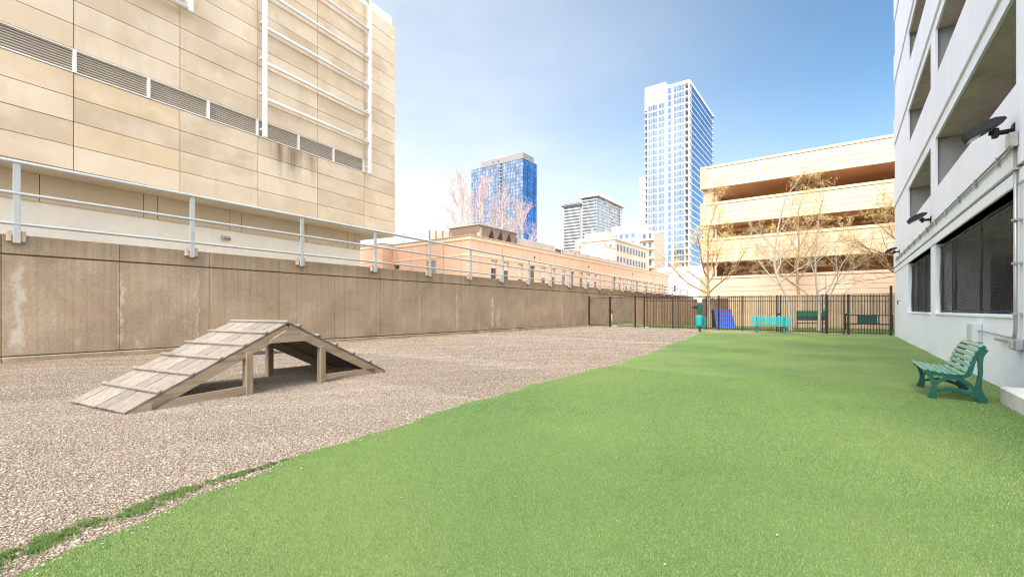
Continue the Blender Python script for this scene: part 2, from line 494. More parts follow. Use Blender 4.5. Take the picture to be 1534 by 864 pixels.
M['tan_board'] = wood_mat('tan_screen_board', (.42,.31,.20), (.56,.425,.285), 'z', (.25,.16,.09))

def gravel_base():
    q = NT('gravel_ground'); v = q.coord()
    cell = q.new('ShaderNodeTexVoronoi'); cell.inputs['Scale'].default_value = 52
    q.link(q.coord(), cell.inputs['Vector'])
    r = q.sep(cell.outputs['Color'])[0]
    c = q.ramp(r, [(0, (.16,.125,.095)), (.3, (.25,.20,.155)), (.65, (.32,.265,.21)), (1, (.39,.335,.28))])
    big = q.noise(.35, v, 5, .6)
    c = q.mix(q.remap(big, .42, .66, 0, .35), c, (.47,.35,.235))
    edge = q.remap(cell.outputs['Distance'], .25, .62, 0, 1)
    c = q.mix(q.math('MULTIPLY', edge, .8), c, (.09,.065,.045))
    nb = q.bump(q.math('SUBTRACT', 1.0, cell.outputs['Distance']), .8, .02)
    nb = q.bump(q.noise(5, v, 5, .6), .5, .05, nb)
    return q.done(c, .95, nb, 0, .2)
M['gravel'] = gravel_base()

def chip_mat():
    q = NT('gravel_chip')
    c = q.ramp(q.island(), [(0, (.19,.145,.11)), (.18, (.26,.21,.163)), (.45, (.335,.278,.222)), (.75, (.40,.342,.28)), (.9, (.36,.335,.31)), (1, (.47,.42,.365))])
    c = q.mix(q.remap(q.noise(60, q.coord(), 3), .4, .7, 0, .3), c, (.28,.20,.14))
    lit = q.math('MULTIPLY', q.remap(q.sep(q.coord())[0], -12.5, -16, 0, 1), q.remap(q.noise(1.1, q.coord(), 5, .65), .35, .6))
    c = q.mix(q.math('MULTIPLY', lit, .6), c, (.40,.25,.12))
    return q.done(c, .9, None, 0, .25)
M['chip'] = chip_mat()

def turf_base():
    q = NT('turf_backing'); v = q.coord()
    n = q.noise(90, v, 4, .7); big = q.noise(.3, v, 4, .55); mid = q.noise(1.6, v, 5, .6)
    c = q.mix(q.remap(n, .3, .7), (.05,.095,.03), (.15,.24,.078))
    c = q.mix(q.remap(big, .38, .66, 0, .55), c, (.235,.305,.095))
    c = q.mix(q.remap(mid, .5, .72, 0, .3), c, (.16,.25,.065))
    nb = q.bump(n, .9, .02)
    nb = q.bump(q.noise(2.2, v, 4), .25, .08, nb)
    return q.done(c, .9, nb, 0, .2)
M['turf'] = turf_base()

def blade_mat(name, stops):
    q = NT(name)
    c = q.ramp(q.island(), stops)
    c = q.mix(q.remap(q.noise(.5, q.coord(), 4), .4, .65, 0, .4), c, (.235,.30,.098))
    return q.done(c, .6, None, 0, .3)
M['blade'] = blade_mat('turf_blade', [(0, (.06,.12,.035)), (.35, (.115,.215,.062)), (.7, (.17,.285,.09)), (.93, (.235,.35,.125)), (1, (.34,.41,.19))])
M['blade_dark'] = blade_mat('old_turf_blade', [(0, (.06,.13,.03)), (.6, (.12,.22,.055)), (1, (.22,.31,.10))])
M['lawn'] = mottled('far_lawn', (.13,.17,.05), .3, 2.5, .95, .6, 30, dirtk=.5, dirt=(.22,.16,.09))
M['asphalt'] = mottled('city_ground', (.12,.115,.11), .2, .1, .9, .1, 6)
M['terrace'] = mottled('terrace_paving', (.42,.38,.32), .12, .5, .85, .1, 20)
M['bare_soil'] = mottled('bare_soil', (.27,.19,.13), .3, 4, .95, .6, 30)
SUN_E = 1.45; SUN_A = 30.0; SKY_S = 0.0455; EXPO = 2.17; CLOUD = (5.2, 5.6, 6.0); FILL_SKY = (13.6, 13.9, 14.4); DENOISE = True
# ================================================================== SETTING: ground, terrace
def grid_sheet(name, x0, x1, y0, y1, n, m, zf, mat):
    xs = np.linspace(x0, x1, n); ys = np.linspace(y0, y1, m)
    X, Y = np.meshgrid(xs, ys); Z = zf(X, Y)
    v = np.stack([X.ravel(), Y.ravel(), Z.ravel()], 1)
    i = np.arange(n-1)[None, :] + n*np.arange(m-1)[:, None]; i = i.ravel()
    f = np.stack([i, i+1, i+n+1, i+n], 1)
    o = np_mesh(name, v, f, mat)
    o.data.polygons.foreach_set('use_smooth', np.ones(len(f), bool))
    return o

g = MB(); g.poly([(-2500,-2500,-.06),(2500,-2500,-.06),(2500,2500,-.06),(-2500,2500,-.06)])
tag(g.build('ground', M['asphalt']), kind='structure')

def lumps(X, Y):
    return (.012*np.sin(X*1.9+np.sin(Y*1.3)*1.4) + .010*np.sin(Y*2.7+X*.8) + .006*np.sin(X*5.3-Y*4.1))
tag(grid_sheet('gravel_bed', -16.0, 0.5, -7, 36, 130, 260, lambda X, Y: lumps(X, Y), M['gravel']), kind='structure')

# edge of the turf: measured along the photo, from the near left to the fence
EP = [gnd(*p) for p in ((25,859),(134,810),(225,778),(303,750),(370,729),(440,694),(484,676),(529,660),(573,648),(662,617),(724,598),
                        (796,580),(884,555.6),(964,533),(987,522),(1022,509),(1049,498))]
EP.sort(key=lambda p: p[1])
EX = np.array([-2.9, -3.05] + [p[0] for p in EP]); EY = np.array([-6.0, -1.0] + [p[1] for p in EP])
def edge_x(y):
    y = np.asarray(y, float)
    return np.interp(y, EY, EX) + .05*np.sin(y*2.7+.6*np.sin(y)) + .025*np.sin(y*7.7+1) + .05*np.sin(y*1.3+2)
TURF_BACK = 27.2
def turf_z(X, Y):
    d = X - edge_x(Y)
    up = np.clip(d/.25, 0, 1)
    return .018 + .035*up*(1-.35*np.clip((d-.25)/1.5, 0, 1)) + .008*np.sin(X*1.7+Y*.9)*up + .006*np.sin(Y*2.3-X)*up
def turf_sheet():
    ys = np.linspace(-6, 28.2, 300); n = 60
    s = np.linspace(0, 1, n)**1.6
    V = []
    for y in ys:
        xe = float(edge_x(min(y, EY[-1])))
        if y > 26.6: xe = xe + (y-26.6)/1.6*(1.9-xe)*.96
        x = xe + s*(2.02-xe)
        V.append(np.stack([x, np.full(n, y), turf_z(x, np.full(n, y))], 1))
    V = np.concatenate(V); m = len(ys)
    i = (np.arange(n-1)[None, :] + n*np.arange(m-1)[:, None]).ravel()
    f = np.stack([i, i+1, i+n+1, i+n], 1)
    # the rolled outer edge goes down to the gravel
    a = np.arange(m)*n; low = V[a].copy(); low[:, 2] = -.03; low[:, 0] -= .01
    b = len(V)+np.arange(m)
    V = np.concatenate([V, low]); f2 = np.stack([a[:-1], a[1:], b[1:], b[:-1]], 1)
    o = np_mesh('artificial_turf', V, np.concatenate([f, f2]), M['turf'])
    o.data.polygons.foreach_set('use_smooth', np.ones(len(f)+len(f2), bool))
    return tag(o, kind='structure')
turf_sheet()

def back_edge(x):      # y of the turf's far end
    return 26.6 + np.clip((x-edge_x(26.6))/((1.9-edge_x(26.6))*.96), 0, 1)*1.6

def blades(name, pts, h, w, mat, lean=.5):
    n = len(pts)
    an = RNG.uniform(0, 2*PI, n); hh = h*RNG.uniform(.6, 1.25, n); ww = w*RNG.uniform(.7, 1.3, n)
    la = RNG.uniform(0, 2*PI, n); ll = lean*RNG.uniform(.1, 1, n)*hh
    dx = np.cos(an)*ww/2; dy = np.sin(an)*ww/2
    a = pts.copy(); a[:, 0] -= dx; a[:, 1] -= dy
    b = pts.copy(); b[:, 0] += dx; b[:, 1] += dy
    c = pts.copy(); c[:, 0] += np.cos(la)*ll; c[:, 1] += np.sin(la)*ll; c[:, 2] += hh
    V = np.stack([a, b, c], 1).reshape(-1, 3)
    return np_mesh(name, V, np.arange(3*n).reshape(-1, 3), mat)

def turf_points(n, y0, y1):
    y = RNG.uniform(y0, y1, n); x = RNG.uniform(-6.8, 2.0, n)
    k = (x > edge_x(y)-.01) & (y < back_edge(x))
    x, y = x[k], y[k]
    return np.stack([x, y, turf_z(x, y)-.004], 1)
def seen(p, lo=-160, hi=1700, vmax=930):
    r = p[:, 0]*R_[0]+p[:, 1]*R_[1]; f = p[:, 0]*F_[0]+p[:, 1]*F_[1]
    f = np.maximum(f, .05); u = 767+FP*r/f; v = HOR+FP*CAMH/f
    return p[(u > lo) & (u < hi) & (v < vmax) & (p[:, 0]*F_[0]+p[:, 1]*F_[1] > .3)]
P_ = [(seen(turf_points(950000, .2, 4.0)), .014, .0034), (seen(turf_points(480000, 4.0, 9.0)), .015, .006), (seen(turf_points(90000, 9.0, 27.9)), .014, .010)]
allv = []
tb = []
for p, h, w in P_:
    n = len(p)
    tb.append(blades('turf_pile', p, h, w, M['blade']))
def join_np(objs, name):
    vs, fs, off = [], [], 0
    for o in objs:
        me = o.data; n = len(me.vertices); a = np.empty(n*3, np.float32); me.vertices.foreach_get('co', a)
        vs.append(a.reshape(-1, 3)); k = len(me.polygons); ix = np.empty(len(me.loops), np.int32); me.loops.foreach_get('vertex_index', ix)
        fs.append(ix.reshape(k, -1)+off); off += n
    mat = objs[0].data.materials[0]
    for o in objs:
        me = o.data; bpy.data.objects.remove(o); bpy.data.meshes.remove(me)
    return np_mesh(name, np.concatenate(vs), np.concatenate(fs), mat)
tag(join_np(tb, 'turf_pile'), kind='stuff')

# stray strip of older turf showing through the gravel in front of the main edge
SP = np.array([gnd(*p) for p in ((-60,866),(10,838),(56,813),(116,792),(197,771),(246,752),(303,732),(366,711),(433,690))])
def strip():
    t = RNG.uniform(0, len(SP)-1.001, 46000); i = t.astype(int); f = t-i
    p = SP[i]*(1-f)[:, None]+SP[i+1]*f[:, None]
    wd = np.interp(t, [0, 2, 3.5, 5, 6, 8], [.13, .10, .08, .10, .07, .02])
    off = RNG.normal(0, 1, len(t))*wd*.45
    d = SP[i+1]-SP[i]; d /= np.linalg.norm(d, axis=1)[:, None]
    p = p+np.stack([-d[:, 1], d[:, 0]], 1)*off[:, None]
    cellv = RNG.normal(0, 1, 4096); ci = ((np.floor(p[:, 0]/.028).astype(int)*73856093) ^ (np.floor(p[:, 1]/.028).astype(int)*19349663)) % 4096
    hole = .6*np.sin(p[:, 0]*11+np.sin(p[:, 1]*15)*2)+.4*np.sin(p[:, 1]*23+p[:, 0]*9)+1.0*cellv[ci]
    k = (hole > .15+.3*np.sin(t*2.3)) | (RNG.uniform(0, 1, len(t)) < .04)
    p = p[k]
    q = np.concatenate([p, np.full((len(p), 1), .008)], 1)
    q[:, 2] += lumps(q[:, 0], q[:, 1])
    return blades('old_turf_strip', q, .015, .0045, M['blade_dark'])
tag(strip(), kind='stuff')

# loose chips of the gravel bed
def chips(n, x0, x1, y0, y1, size, extra=None):
    x = RNG.uniform(x0, x1, n); y = RNG.uniform(y0, y1, n)
    if extra is not None: x, y = extra
    k = x < edge_x(y)-.02; x, y = x[k], y[k]
    p = np.stack([x, y, lumps(x, y)+.002], 1); p = seen(p); n = len(p)
    base = np.array([(1,0,0),(0,1,0),(-1,0,0),(0,-1,0),(.1,.1,.62),(-.1,0,-.5)], float)
    B = base[None]*RNG.uniform(.65, 1.25, (n, 6, 1))
    B[:, :, 0] *= RNG.uniform(.8, 2.3, n)[:, None]
    an = RNG.uniform(0, 2*PI, n); ti = RNG.normal(0, .35, n)
    c, s = np.cos(ti)[:, None], np.sin(ti)[:, None]
    y_, z_ = B[:, :, 1]*c-B[:, :, 2]*s, B[:, :, 1]*s+B[:, :, 2]*c; B[:, :, 1], B[:, :, 2] = y_, z_
    c, s = np.cos(an)[:, None], np.sin(an)[:, None]
    x_, y_ = B[:, :, 0]*c-B[:, :, 1]*s, B[:, :, 0]*s+B[:, :, 1]*c; B[:, :, 0], B[:, :, 1] = x_, y_
    sz = size*RNG.lognormal(0, .30, n)*np.where(RNG.uniform(0, 1, n) < .01, 1.9, 1)
    V = (B*sz[:, None, None]+p[:, None, :]).reshape(-1, 3)
    F = np.array([(0,1,4),(1,2,4),(2,3,4),(3,0,4),(1,0,5),(2,1,5),(3,2,5),(0,3,5)])
    F = (F[None]+6*np.arange(n)[:, None, None]).reshape(-1, 3)
    return np_mesh('gravel_chips', V, F, M['chip'])
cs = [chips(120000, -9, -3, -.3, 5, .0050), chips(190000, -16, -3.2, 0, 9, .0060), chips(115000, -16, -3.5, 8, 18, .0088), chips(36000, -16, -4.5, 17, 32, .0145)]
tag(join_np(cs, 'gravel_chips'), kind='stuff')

# bits of gravel kicked on to the turf
def litter():
    p = seen(turf_points(1500, .8, 20)); p = p[RNG.uniform(0, 1, len(p)) < .55]
    ye = RNG.uniform(.4, 24, 2600); xe = edge_x(ye)+np.abs(RNG.normal(0, .11, len(ye))); pe = np.stack([xe, ye, turf_z(xe, ye)-.004], 1); pe[:, 2] += .002
    xw = 2.0-np.abs(RNG.normal(0, .28, 500)); yw = RNG.uniform(6, 27, 500); pw_ = np.stack([xw, yw, turf_z(xw, yw)-.003], 1)
    p = np.concatenate([p, seen(pe), seen(pw_)])
    V = []; F = []
    n = len(p); s = .0042*RNG.lognormal(0, .35, n)*(1+p[:, 1]*.03)
    base = np.array([(1,0,0),(0,1,0),(-1,0,0),(0,-1,0),(0,0,.7)], float)
    V = (base[None]*s[:, None, None]*RNG.uniform(.6, 1.3, (n, 5, 1))+p[:, None, :]+np.array([0, 0, .017])).reshape(-1, 3)
    F = (np.array([(0,1,4),(1,2,4),(2,3,4),(3,0,4)])[None]+5*np.arange(n)[:, None, None]).reshape(-1, 3)
    return np_mesh('turf_litter', V, F, M['chip'])
tag(litter(), kind='stuff')

# soil strip and lawn beyond the fence, terrace behind the wall
FA, FB = Vector((2.0, 28.25, 0)), Vector((-16.05, 32.6, 0))
g = MB(); g.poly([(-6.6,26.4,.012),(2.0,27.7,.012),(2.0,29.0,.012),(-8.5,31.4,.012),(-9.6,31.4,.012)])
tag(g.build('bare_soil', M['bare_soil']), kind='structure')
g = MB(); g.poly([(-16,33.0,-.02),(-9.5,31.6,.02),(2.0,28.8,.02),(14,28.8,.02),(14,41.3,.02),(-16,41.3,.02)])
tag(g.build('lawn', M['lawn']), kind='structure')
def lawn_blades():
    n = 26000; x = RNG.uniform(-13, 3, n); y = RNG.uniform(29, 37, n)
    k = y > 32.2-(x+9.5)*.24*.95
    p = np.stack([x[k], y[k], np.full(k.sum(), .02)], 1)
    return blades('lawn_grass', p, .09, .02, M['blade_dark'], .9)
tag(lawn_blades(), kind='stuff')
g = MB(); g.box(-75, -16.5, -14, 95, -.05, 2.82)
tag(g.build('terrace', M['terrace']), kind='structure')

# ================================================================== RETAINING WALL + RAILING
WX = -16.2
wall = thing('retaining_wall', 'long brown stained concrete retaining wall with lime streaks beside the gravel', 'wall', (WX, 0, 0))
ys = [3.83+2.2*k for k in range(-5, 28)]
core = MB(); core.box(-.42, -.045, -8, 64, -.06, 3.06); 
core.build('backing', M['joint_backing'], wall)
body = MB(); cope = MB(); foot = MB()
for a, b in zip(ys[:-1], ys[1:]):
    j = .006
    body.box(-.05, random.uniform(-.003, .003), a+j, b-j, .15, 2.575, .008)
    cope.box(-.42, random.uniform(0, .006), a+j, b-j, 2.61, 3.08, .012)
for k, (a, b) in enumerate(zip(ys[:-1:2], ys[2::2])):
    foot.box(-.1, .10, a+.006, b-.006, -.06, .115+.01*math.sin(k), .015)
body.build('wall_panel', M['wall'], wall); cope.build('coping', M['wall'], wall); foot.build('footing', M['wall'], wall)
RX = -16.06
def rail_top(y): return 4.80-.0185*(y-1.9)
rail = thing('guard_railing', 'grey painted pipe railing with three rails bolted along the retaining wall top', 'railing', (RX, 0, 0))
py = [y_on_x(u, RX) for u in (25,288,452,562,644,705,753.5,792.6,825.7,854.6,878.6,899,917,934,949)]
py = [py[0]-7.3, py[0]-3.65]+py
while py[-1] < 60: py.append(py[-1]+3.1)
def rz(y, k): return 3.08+(rail_top(y)-3.08)*k
for nm, k, r in (('top_rail', 1.0, .05), ('middle_rail', .565, .042), ('lower_rail', .14, .038)):
    MB().tube([(0, y, rz(y, k)) for y in [py[0]-1]+py+[62]], r, 10).build(nm, M['galv'], rail)
for i, y in enumerate(py):
    p = MB().box(-.02, .03, y-.065, y+.065, 2.86, rail_top(y)-.03, .006).build('post', M['galv'], rail)
    for q0, q1 in ((-.16, -.075), (.075, .16)):
        MB().box(-.14, -.025, y+q0, y+q1, 2.90, 3.16, .01).build('bracket', M['rust_plate'], p)

# ================================================================== LEFT BUILDING (local x runs back along the facade, y out of it)
LBC = (-21.5, 17.8); LBR = math.atan2(-.992, .125)
lb = thing('office_building', 'tall beige precast panel building with louvre strip overhanging the terrace behind the pipe railing', 'building', (*LBC, 0), LBR)
SJ = [0, 2.376]+[2.376+3.005*k for k in range(1, 9)]
ZR = [5.67+.77*k for k in range(17)]
LOUV = (8.75, 9.52)
pan = MB()
for a, b in zip(SJ[:-1], SJ[1:]):
    for k in range(16):
        if k == 4 and a > 1: continue
        pan.box(a+.011, b-.011, -.12, random.uniform(-.004, .004), ZR[k]+.009, ZR[k+1]-.009, .006)
pan.build('facade_panel', M['panel'], lb)
core = MB(); core.box(.02, SJ[-1]-.02, -14, -.1, 5.69, 18.0)
core.build('facade_backing', M['dark_joint'], lb)
ret = MB()
for k in range(16): ret.box(-.02, .018, -14, -.13, ZR[k]+.009, ZR[k+1]-.009)
ret.build('end_wall', M['panel'], lb)
MB().box(.05, SJ[-1], -13.9, -.16, 17.99, 18.62, .02).build('parapet', M['cream'], lb)
MB().box(0.01, SJ[-1], -14, -.02, 5.60, 5.668, .01).build('soffit', M['tan_soffit_and_shade'], lb)
# louvre strip
LE = SJ[-1]
MB().box(2.40, LE, -.16, -.125, LOUV[0], LOUV[1]).build('louvre_recess', M['louvre_dark'], lb)
sl = MB(); n = 9
for k in range(n):
    z = LOUV[0]+.06+(LOUV[1]-LOUV[0]-.12)*k/(n-1)
    sl.bar((2.40, -.06, z), (LE, -.06, z), .05, .016, up=(0, -.55, .83))
sl.build('louvre', M['louvre_slat'], lb)
fr = MB(); fr.box(2.40, LE, -.13, .012, LOUV[1]-.05, LOUV[1]-.012, .004); fr.box(2.40, LE, -.13, .016, LOUV[0]+.012, LOUV[0]+.05, .004)
fr.build('louvre_frame', M['white_steel'], lb)
for k in range(12):
    s = 2.376+1.99*k+.06
    if s < LE: MB().box(s-.045, s+.045, -.10, .03, LOUV[0]+.014, LOUV[1]-.014, .006).build('louvre_divider', M['white_steel'], lb)
# white steel trellises standing off the facade
def trellis(s0, s1, z0, z1, rails, brace=None):
    o = .32
    fr_ = MB().box(s0-.09, s0+.09, o-.06, o+.06, z0, z1, .01).build('trellis_post', M['white_steel'], lb)
    MB().box(s1-.09, s1+.09, o-.06, o+.06, z0, z1, .01).build('trellis_post', M['white_steel'], lb)
    for z in rails:
        r = MB().tube([(s0+.09, o, z), (s1-.09, o, z)], .075, 10)
        r.build('trellis_rail', M['white_steel'], lb)
    br = MB()
    for s in (s0, s1):
        z = z0+.35
        while z < z1:
            br.box(s-.035, s+.035, 0.0, o-.06, z, z+.07); z += 1.54
    br.build('trellis_bracket', M['white_steel'], lb)
    if brace: MB().bar(*brace, .11, .11, .008).build('trellis_brace', M['white_steel'], lb)
trellis(2.30, 8.28, 8.70, 19.6, [10.36+1.54*k for k in range(6)])
trellis(11.2, 17.2, 12.42, 19.6, [12.52, 14.06, 15.6, 17.14, 18.7], ((11.2, .33, 12.6), (12.9, .33, 15.5)))
# recessed ground storey
gw = MB(); gw.box(1.55, LE, -13, -1.25, 2.8, 5.64)
gw.build('ground_floor_wall', M['cream'], lb)
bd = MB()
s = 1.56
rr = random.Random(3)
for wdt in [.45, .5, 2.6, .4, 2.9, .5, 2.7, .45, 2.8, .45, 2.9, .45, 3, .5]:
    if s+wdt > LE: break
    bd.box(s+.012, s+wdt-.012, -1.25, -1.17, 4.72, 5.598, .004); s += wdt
bd.build('overhang_shade_band', M['tan_soffit_and_shade'], lb)  # jointed strip; its tan puts the overhang's shade into the wall colour
cb = MB(); cb.box(7.0, 13.5, -1.2, -.85, 2.82, 3.22, .02)
for z in (2.93, 3.04, 3.14): cb.box(7.0, 13.5, -.848, -.835, z, z+.03)
cb.build('plinth', M['salmon_band'], lb)

Lm = Matrix.Translation((*LBC, 0)) @ Matrix.Rotation(LBR, 4, 'Z')
def lbw(s, o, z): return Lm @ Vector((s, o, z))
def wall_pack(pos, rz_):
    t = thing('wall_lamp', 'small bronze wall lamp on the cream ground floor of the beige building', 'lamp', pos, rz_)
    MB().prism([(-.07,-.07),(.0,-.09),(.12,-.05),(.12,.0),(.0,.09),(-.07,.09)], 'x', -.16, .16).build('housing', M['duct_grey'], t)
    MB().box(-.13, .13, .10, .126, -.046, -.006).build('lens', M['duct_dark'], t)
# u=337 v=357 on the recessed wall
best = min((abs(767+FP*((lbw(s,-1.2,0).x*R_[0]+lbw(s,-1.2,0).y*R_[1])/(lbw(s,-1.2,0).x*F_[0]+lbw(s,-1.2,0).y*F_[1]))-337), s) for s in np.linspace(2, 20, 400))[1]
pw = lbw(best, -1.17, 0); dep = pw.x*F_[0]+pw.y*F_[1]
wall_pack((pw.x, pw.y, CAMH+(HOR-357)/FP*dep), LBR)

# ================================================================== ORANGE BUILDING BEHIND THE TERRACE
OX, OY, OZ = -23.0, 26.3, 6.99
ob = thing('salmon_building', 'low salmon coloured building with cream bands and a row of narrow windows', 'building', (OX, OY, 0))
OL = 49.0
wy = [y_on_x(u, OX)-OY for u in (740.4,758.6,780,798.3,814.7,829,844.7,857.7,870.8,882,892.4,921,929,938.6,945.6,954.7,969,976.4,988,992.5)]
holes = [(y-.42, y+.42, 3.80-2.8, 5.34-2.8) for y in wy]
w = MB().sheet((0,0,2.8), (0,1,0), (0,0,1), (1,0,0), OL, OZ-2.8-.32, holes, .22)
fh = [(-x-.0, -x+1.0) for x in (5.4, 12.5, 15.0)]
w.sheet((-9.1,0,2.8), (1,0,0), (0,0,1), (0,-1,0), 9.1, OZ-2.8-.32, [(9.1-4.75, 9.1-3.75, .3, 2.5), (9.1-8.9, 9.1-8.2, 1.0, 2.4)], .22)
w.poly([(0,OL,2.8),(-14,OL,2.8),(-14,OL,OZ-.1),(0,OL,OZ-.1)])
w.build('wall', M['salmon'], ob)
blk = MB().sheet((-26,-1.1,2.8), (1,0,0), (0,0,1), (0,-1,0), 16.9, OZ-2.8-.32, [(15.2,15.95,.9,2.3),(13.6,14.3,.9,2.3),(11.6,12.3,.9,2.3)], .22)
blk.poly([(-9.1,-1.1,2.8),(-9.1,.0,2.8),(-9.1,.0,OZ-.32),(-9.1,-1.1,OZ-.32)])
blk.build('wall', M['salmon'], ob)
ins = MB(); ins.box(-13.5, -.24, .24, OL-.1, 2.8, 6.6); ins.box(-25.8, -9.3, -.86, 8, 2.8, 6.6)
ins.build('dark_core', M['void'], ob)
bands = MB()
bands.box(-9.1, .06, -.06, OL, OZ-.32, OZ-.04, .01); bands.box(-26, -9.04, -1.16, 6, OZ-.32, OZ-.04, .01)
bands.build('cornice', M['salmon_band'], ob)
cap = MB(); cap.box(-9.2, .12, -.12, OL+.05, OZ-.04, OZ+.03, .01); cap.box(-26, -9.0, -1.22, 6, OZ-.041, OZ+.031, .01)
cap.build('roof_edge', M['far_tan_edge'], ob)
bb = MB(); bb.box(-9.1, .03, -.03, 0, 5.47, 5.62); bb.box(0.0, .03, 0, OL, 5.47, 5.62); bb.box(-26, -9.07, -1.13, -1.1, 5.47, 5.62)
bb.build('belt_course', M['salmon_band'], ob)
bs = MB(); bs.box(0, .05, -.05, OL, 2.8, 3.35); bs.box(-9.1, 0, -.05, 0, 2.8, 3.1)
bs.build('plinth', M['salmon_band'], ob)
jt = MB()
for k in range(17): jt.box(0, .004, 2.9*k+1.1, 2.9*k+1.13, 3.35, 5.46); 
for k in range(17): jt.box(0, .004, 2.9*k+1.1, 2.9*k+1.13, 5.63, OZ-.33)
for k in range(5): jt.box(-1.9*k-1.0, -1.9*k-.97, -.004, 0, 5.63, OZ-.33); jt.box(-1.9*k-1.0, -1.9*k-.97, -.004, 0, 3.12, 5.46)
jt.build('panel_joint', M['dark_joint'], ob)
for i, y in enumerate(wy):
    wf = MB()
    for (a, b, c, d) in ((-.41,.41,3.805,3.85),(-.41,.41,5.29,5.335),(-.41,-.36,3.85,5.29),(.36,.41,3.85,5.29)):
        wf.box(-.17, -.10, y+a, y+b, c, d)
    f = wf.build('window', M['win_frame'], ob)
    MB().box(-.15, -.13, y-.36, y+.36, 3.85, 5.29).build('pane', M['win_dark'], f)
    bl = .35+.6*random.Random(i*7+1).random()
    if i % 4 != 3: MB().box(-.129, -.122, y-.34, y+.34, 5.28-1.4*bl, 5.28).build('blind', M['blind'], f)
    MB().box(-.1, .09, y-.5, y+.5, 3.72, 3.80, .01).build('sill', M['salmon_band'], f)
for (xa, xb, za, zb, yf) in ((-4.75,-3.75,3.1,5.3,0), (-8.9,-8.2,3.8,5.2,0), (-10.8,-10.05,3.7,5.1,-1.1), (-12.4,-11.7,3.7,5.1,-1.1), (-14.4,-13.7,3.7,5.1,-1.1)):
    wf = MB()
    wf.box(xa, xa+.05, yf+.1, yf+.17, za, zb); wf.box(xb-.05, xb, yf+.1, yf+.17, za, zb); wf.box(xa+.05, xb-.05, yf+.1, yf+.17, zb-.05, zb); wf.box(xa+.05, xb-.05, yf+.1, yf+.17, za+1.0, za+1.04)
    f = wf.build('window', M['win_frame'], ob)
    MB().box(xa+.04, xb-.04, yf+.13, yf+.15, za, zb-.04).build('pane', M['win_dark'], f)
MB().box(-13.9, -.3, .3, OL-.2, OZ-.5, OZ-.06).build('roof', M['roof'], ob)
sv = MB()
for u in (800.5, 881.5, 947):
    y = y_on_x(u, OX)-OY; sv.box(0.0, .06, y-.07, y+.07, 6.02, 6.2)
sv.build('scupper', M['void'], ob)

# rooftop plant
t = thing('rooftop_hopper', 'brown rooftop plant box with sloping front and triangular louvre cut outs', 'rooftop unit', (-24.9, 28.9, OZ))
h = MB()
b = len(h.v)
for (x0, x1, y0, y1, z) in ((-2.2, .55, .05, 4.9, .05), (-2.6, .75, -.25, 5.2, 1.28)):
    h.v += [(x0,y0,z),(x1,y0,z),(x1,y1,z),(x0,y1,z)]
for q in ((0,1,5,4),(1,2,6,5),(2,3,7,6),(3,0,4,7),(4,5,6,7)): h.f.append(tuple(b+i for i in q)); h.sm.append(False)
h.build('body', M['duct_brown'], t)
MB().box(-2.7, .85, -.32, 5.3, 1.28, 1.36, .01).build('cap', M['duct_grey'], t)
MB().box(.40, .72, -.1, .15, .06, 1.27).build('corner_post', M['duct_grey'], t)
tri = MB()
for k in range(3):
    y = 1.5+k*1.25
    tri.poly([(.60, y-.5, .12), (.775, y, 1.15), (.60, y+.5, .12)])
    tri.poly([(.60, y-.5, .12), (.60, y+.5, .12), (.775, y, 1.15)])
tri.build('louvre', M['duct_dark'], t)
t = thing('rooftop_duct', 'long grey brown duct run along the salmon building roof edge', 'rooftop unit', (-24.6, 34.4, OZ))
d = MB()
for k in range(7): d.box(-1.4, .2, k*1.0+.01, k*1.0+.99, .08, .98, .015)
d.build('body', M['duct_grey'], t)
MB().box(-1.3, .1, 7.0, 8.4, .1, .78, .02).build('end_box', M['duct_brown'], t)
l = MB()
for k in range(4): l.bar((.12, 7.1, .2+.15*k), (.12, 8.3, .2+.15*k), .1, .03)
l.build('louvre', M['duct_dark'], t)
MB().box(-1.2, 0, .2, 6.8, 0, .08).build('curb', M['duct_dark'], t)
t = thing('rooftop_screen', 'slatted equipment screen on the salmon roof next to the brown plant box', 'screen', (-30.5, 29.2, OZ))
for k in range(4):
    MB().box(.05+k*.85, .78+k*.85, 0, .05, .1, 1.45-.11*k).build('screen_panel', M['duct_grey'], t)
    MB().box(-.04+k*.85, .04+k*.85, -.06, .1, 0, 1.52-.11*k).build('post', M['duct_brown'], t)
t = thing('rooftop_parapet_screen', 'low grey mesh screen running along the roof beyond the duct', 'screen', (-24.8, 43.5, OZ))
for k in range(6):
    MB().box(-.03, .03, k*3.0, k*3.0+.1, 0, .95).build('post', M['duct_brown'], t)
    MB().box(-.02, .02, k*3.0+.12, k*3.0+2.98, .12, .9).build('screen_panel', M['duct_grey'], t)
t = thing('vent_pipe', 'thin vent pipe with weather vane head on the salmon roof', 'vent pipe', (*atd(605, 364, 39.5)[:2], OZ))
MB().cyl(0, 0, 0, .85, .03, None, 8).build('pipe', M['galv'], t)
hd = MB(); hd.bar((-.2,0,.82), (.2,0,.82), .03, .03); hd.cyl(0, 0, .84, .95, .05, .03, 8); hd.build('vane', M['galv'], t)
# ================================================================== WHITE GARAGE ON THE RIGHT  (face x = 2)
GX = 2.0; GY0, GY1 = 3.0, 27.95
wg = thing('white_garage', 'white painted open deck parking garage beside the turf and the green bench', 'parking garage', (GX, 0, 0))
bays = [(3.4, 8.55), (9.45, 16.4), (17.2, 22.55)]
LV = [(4.4, 5.8), (7.3, 8.7), (10.2, 11.6), (13.1, 14.5)]
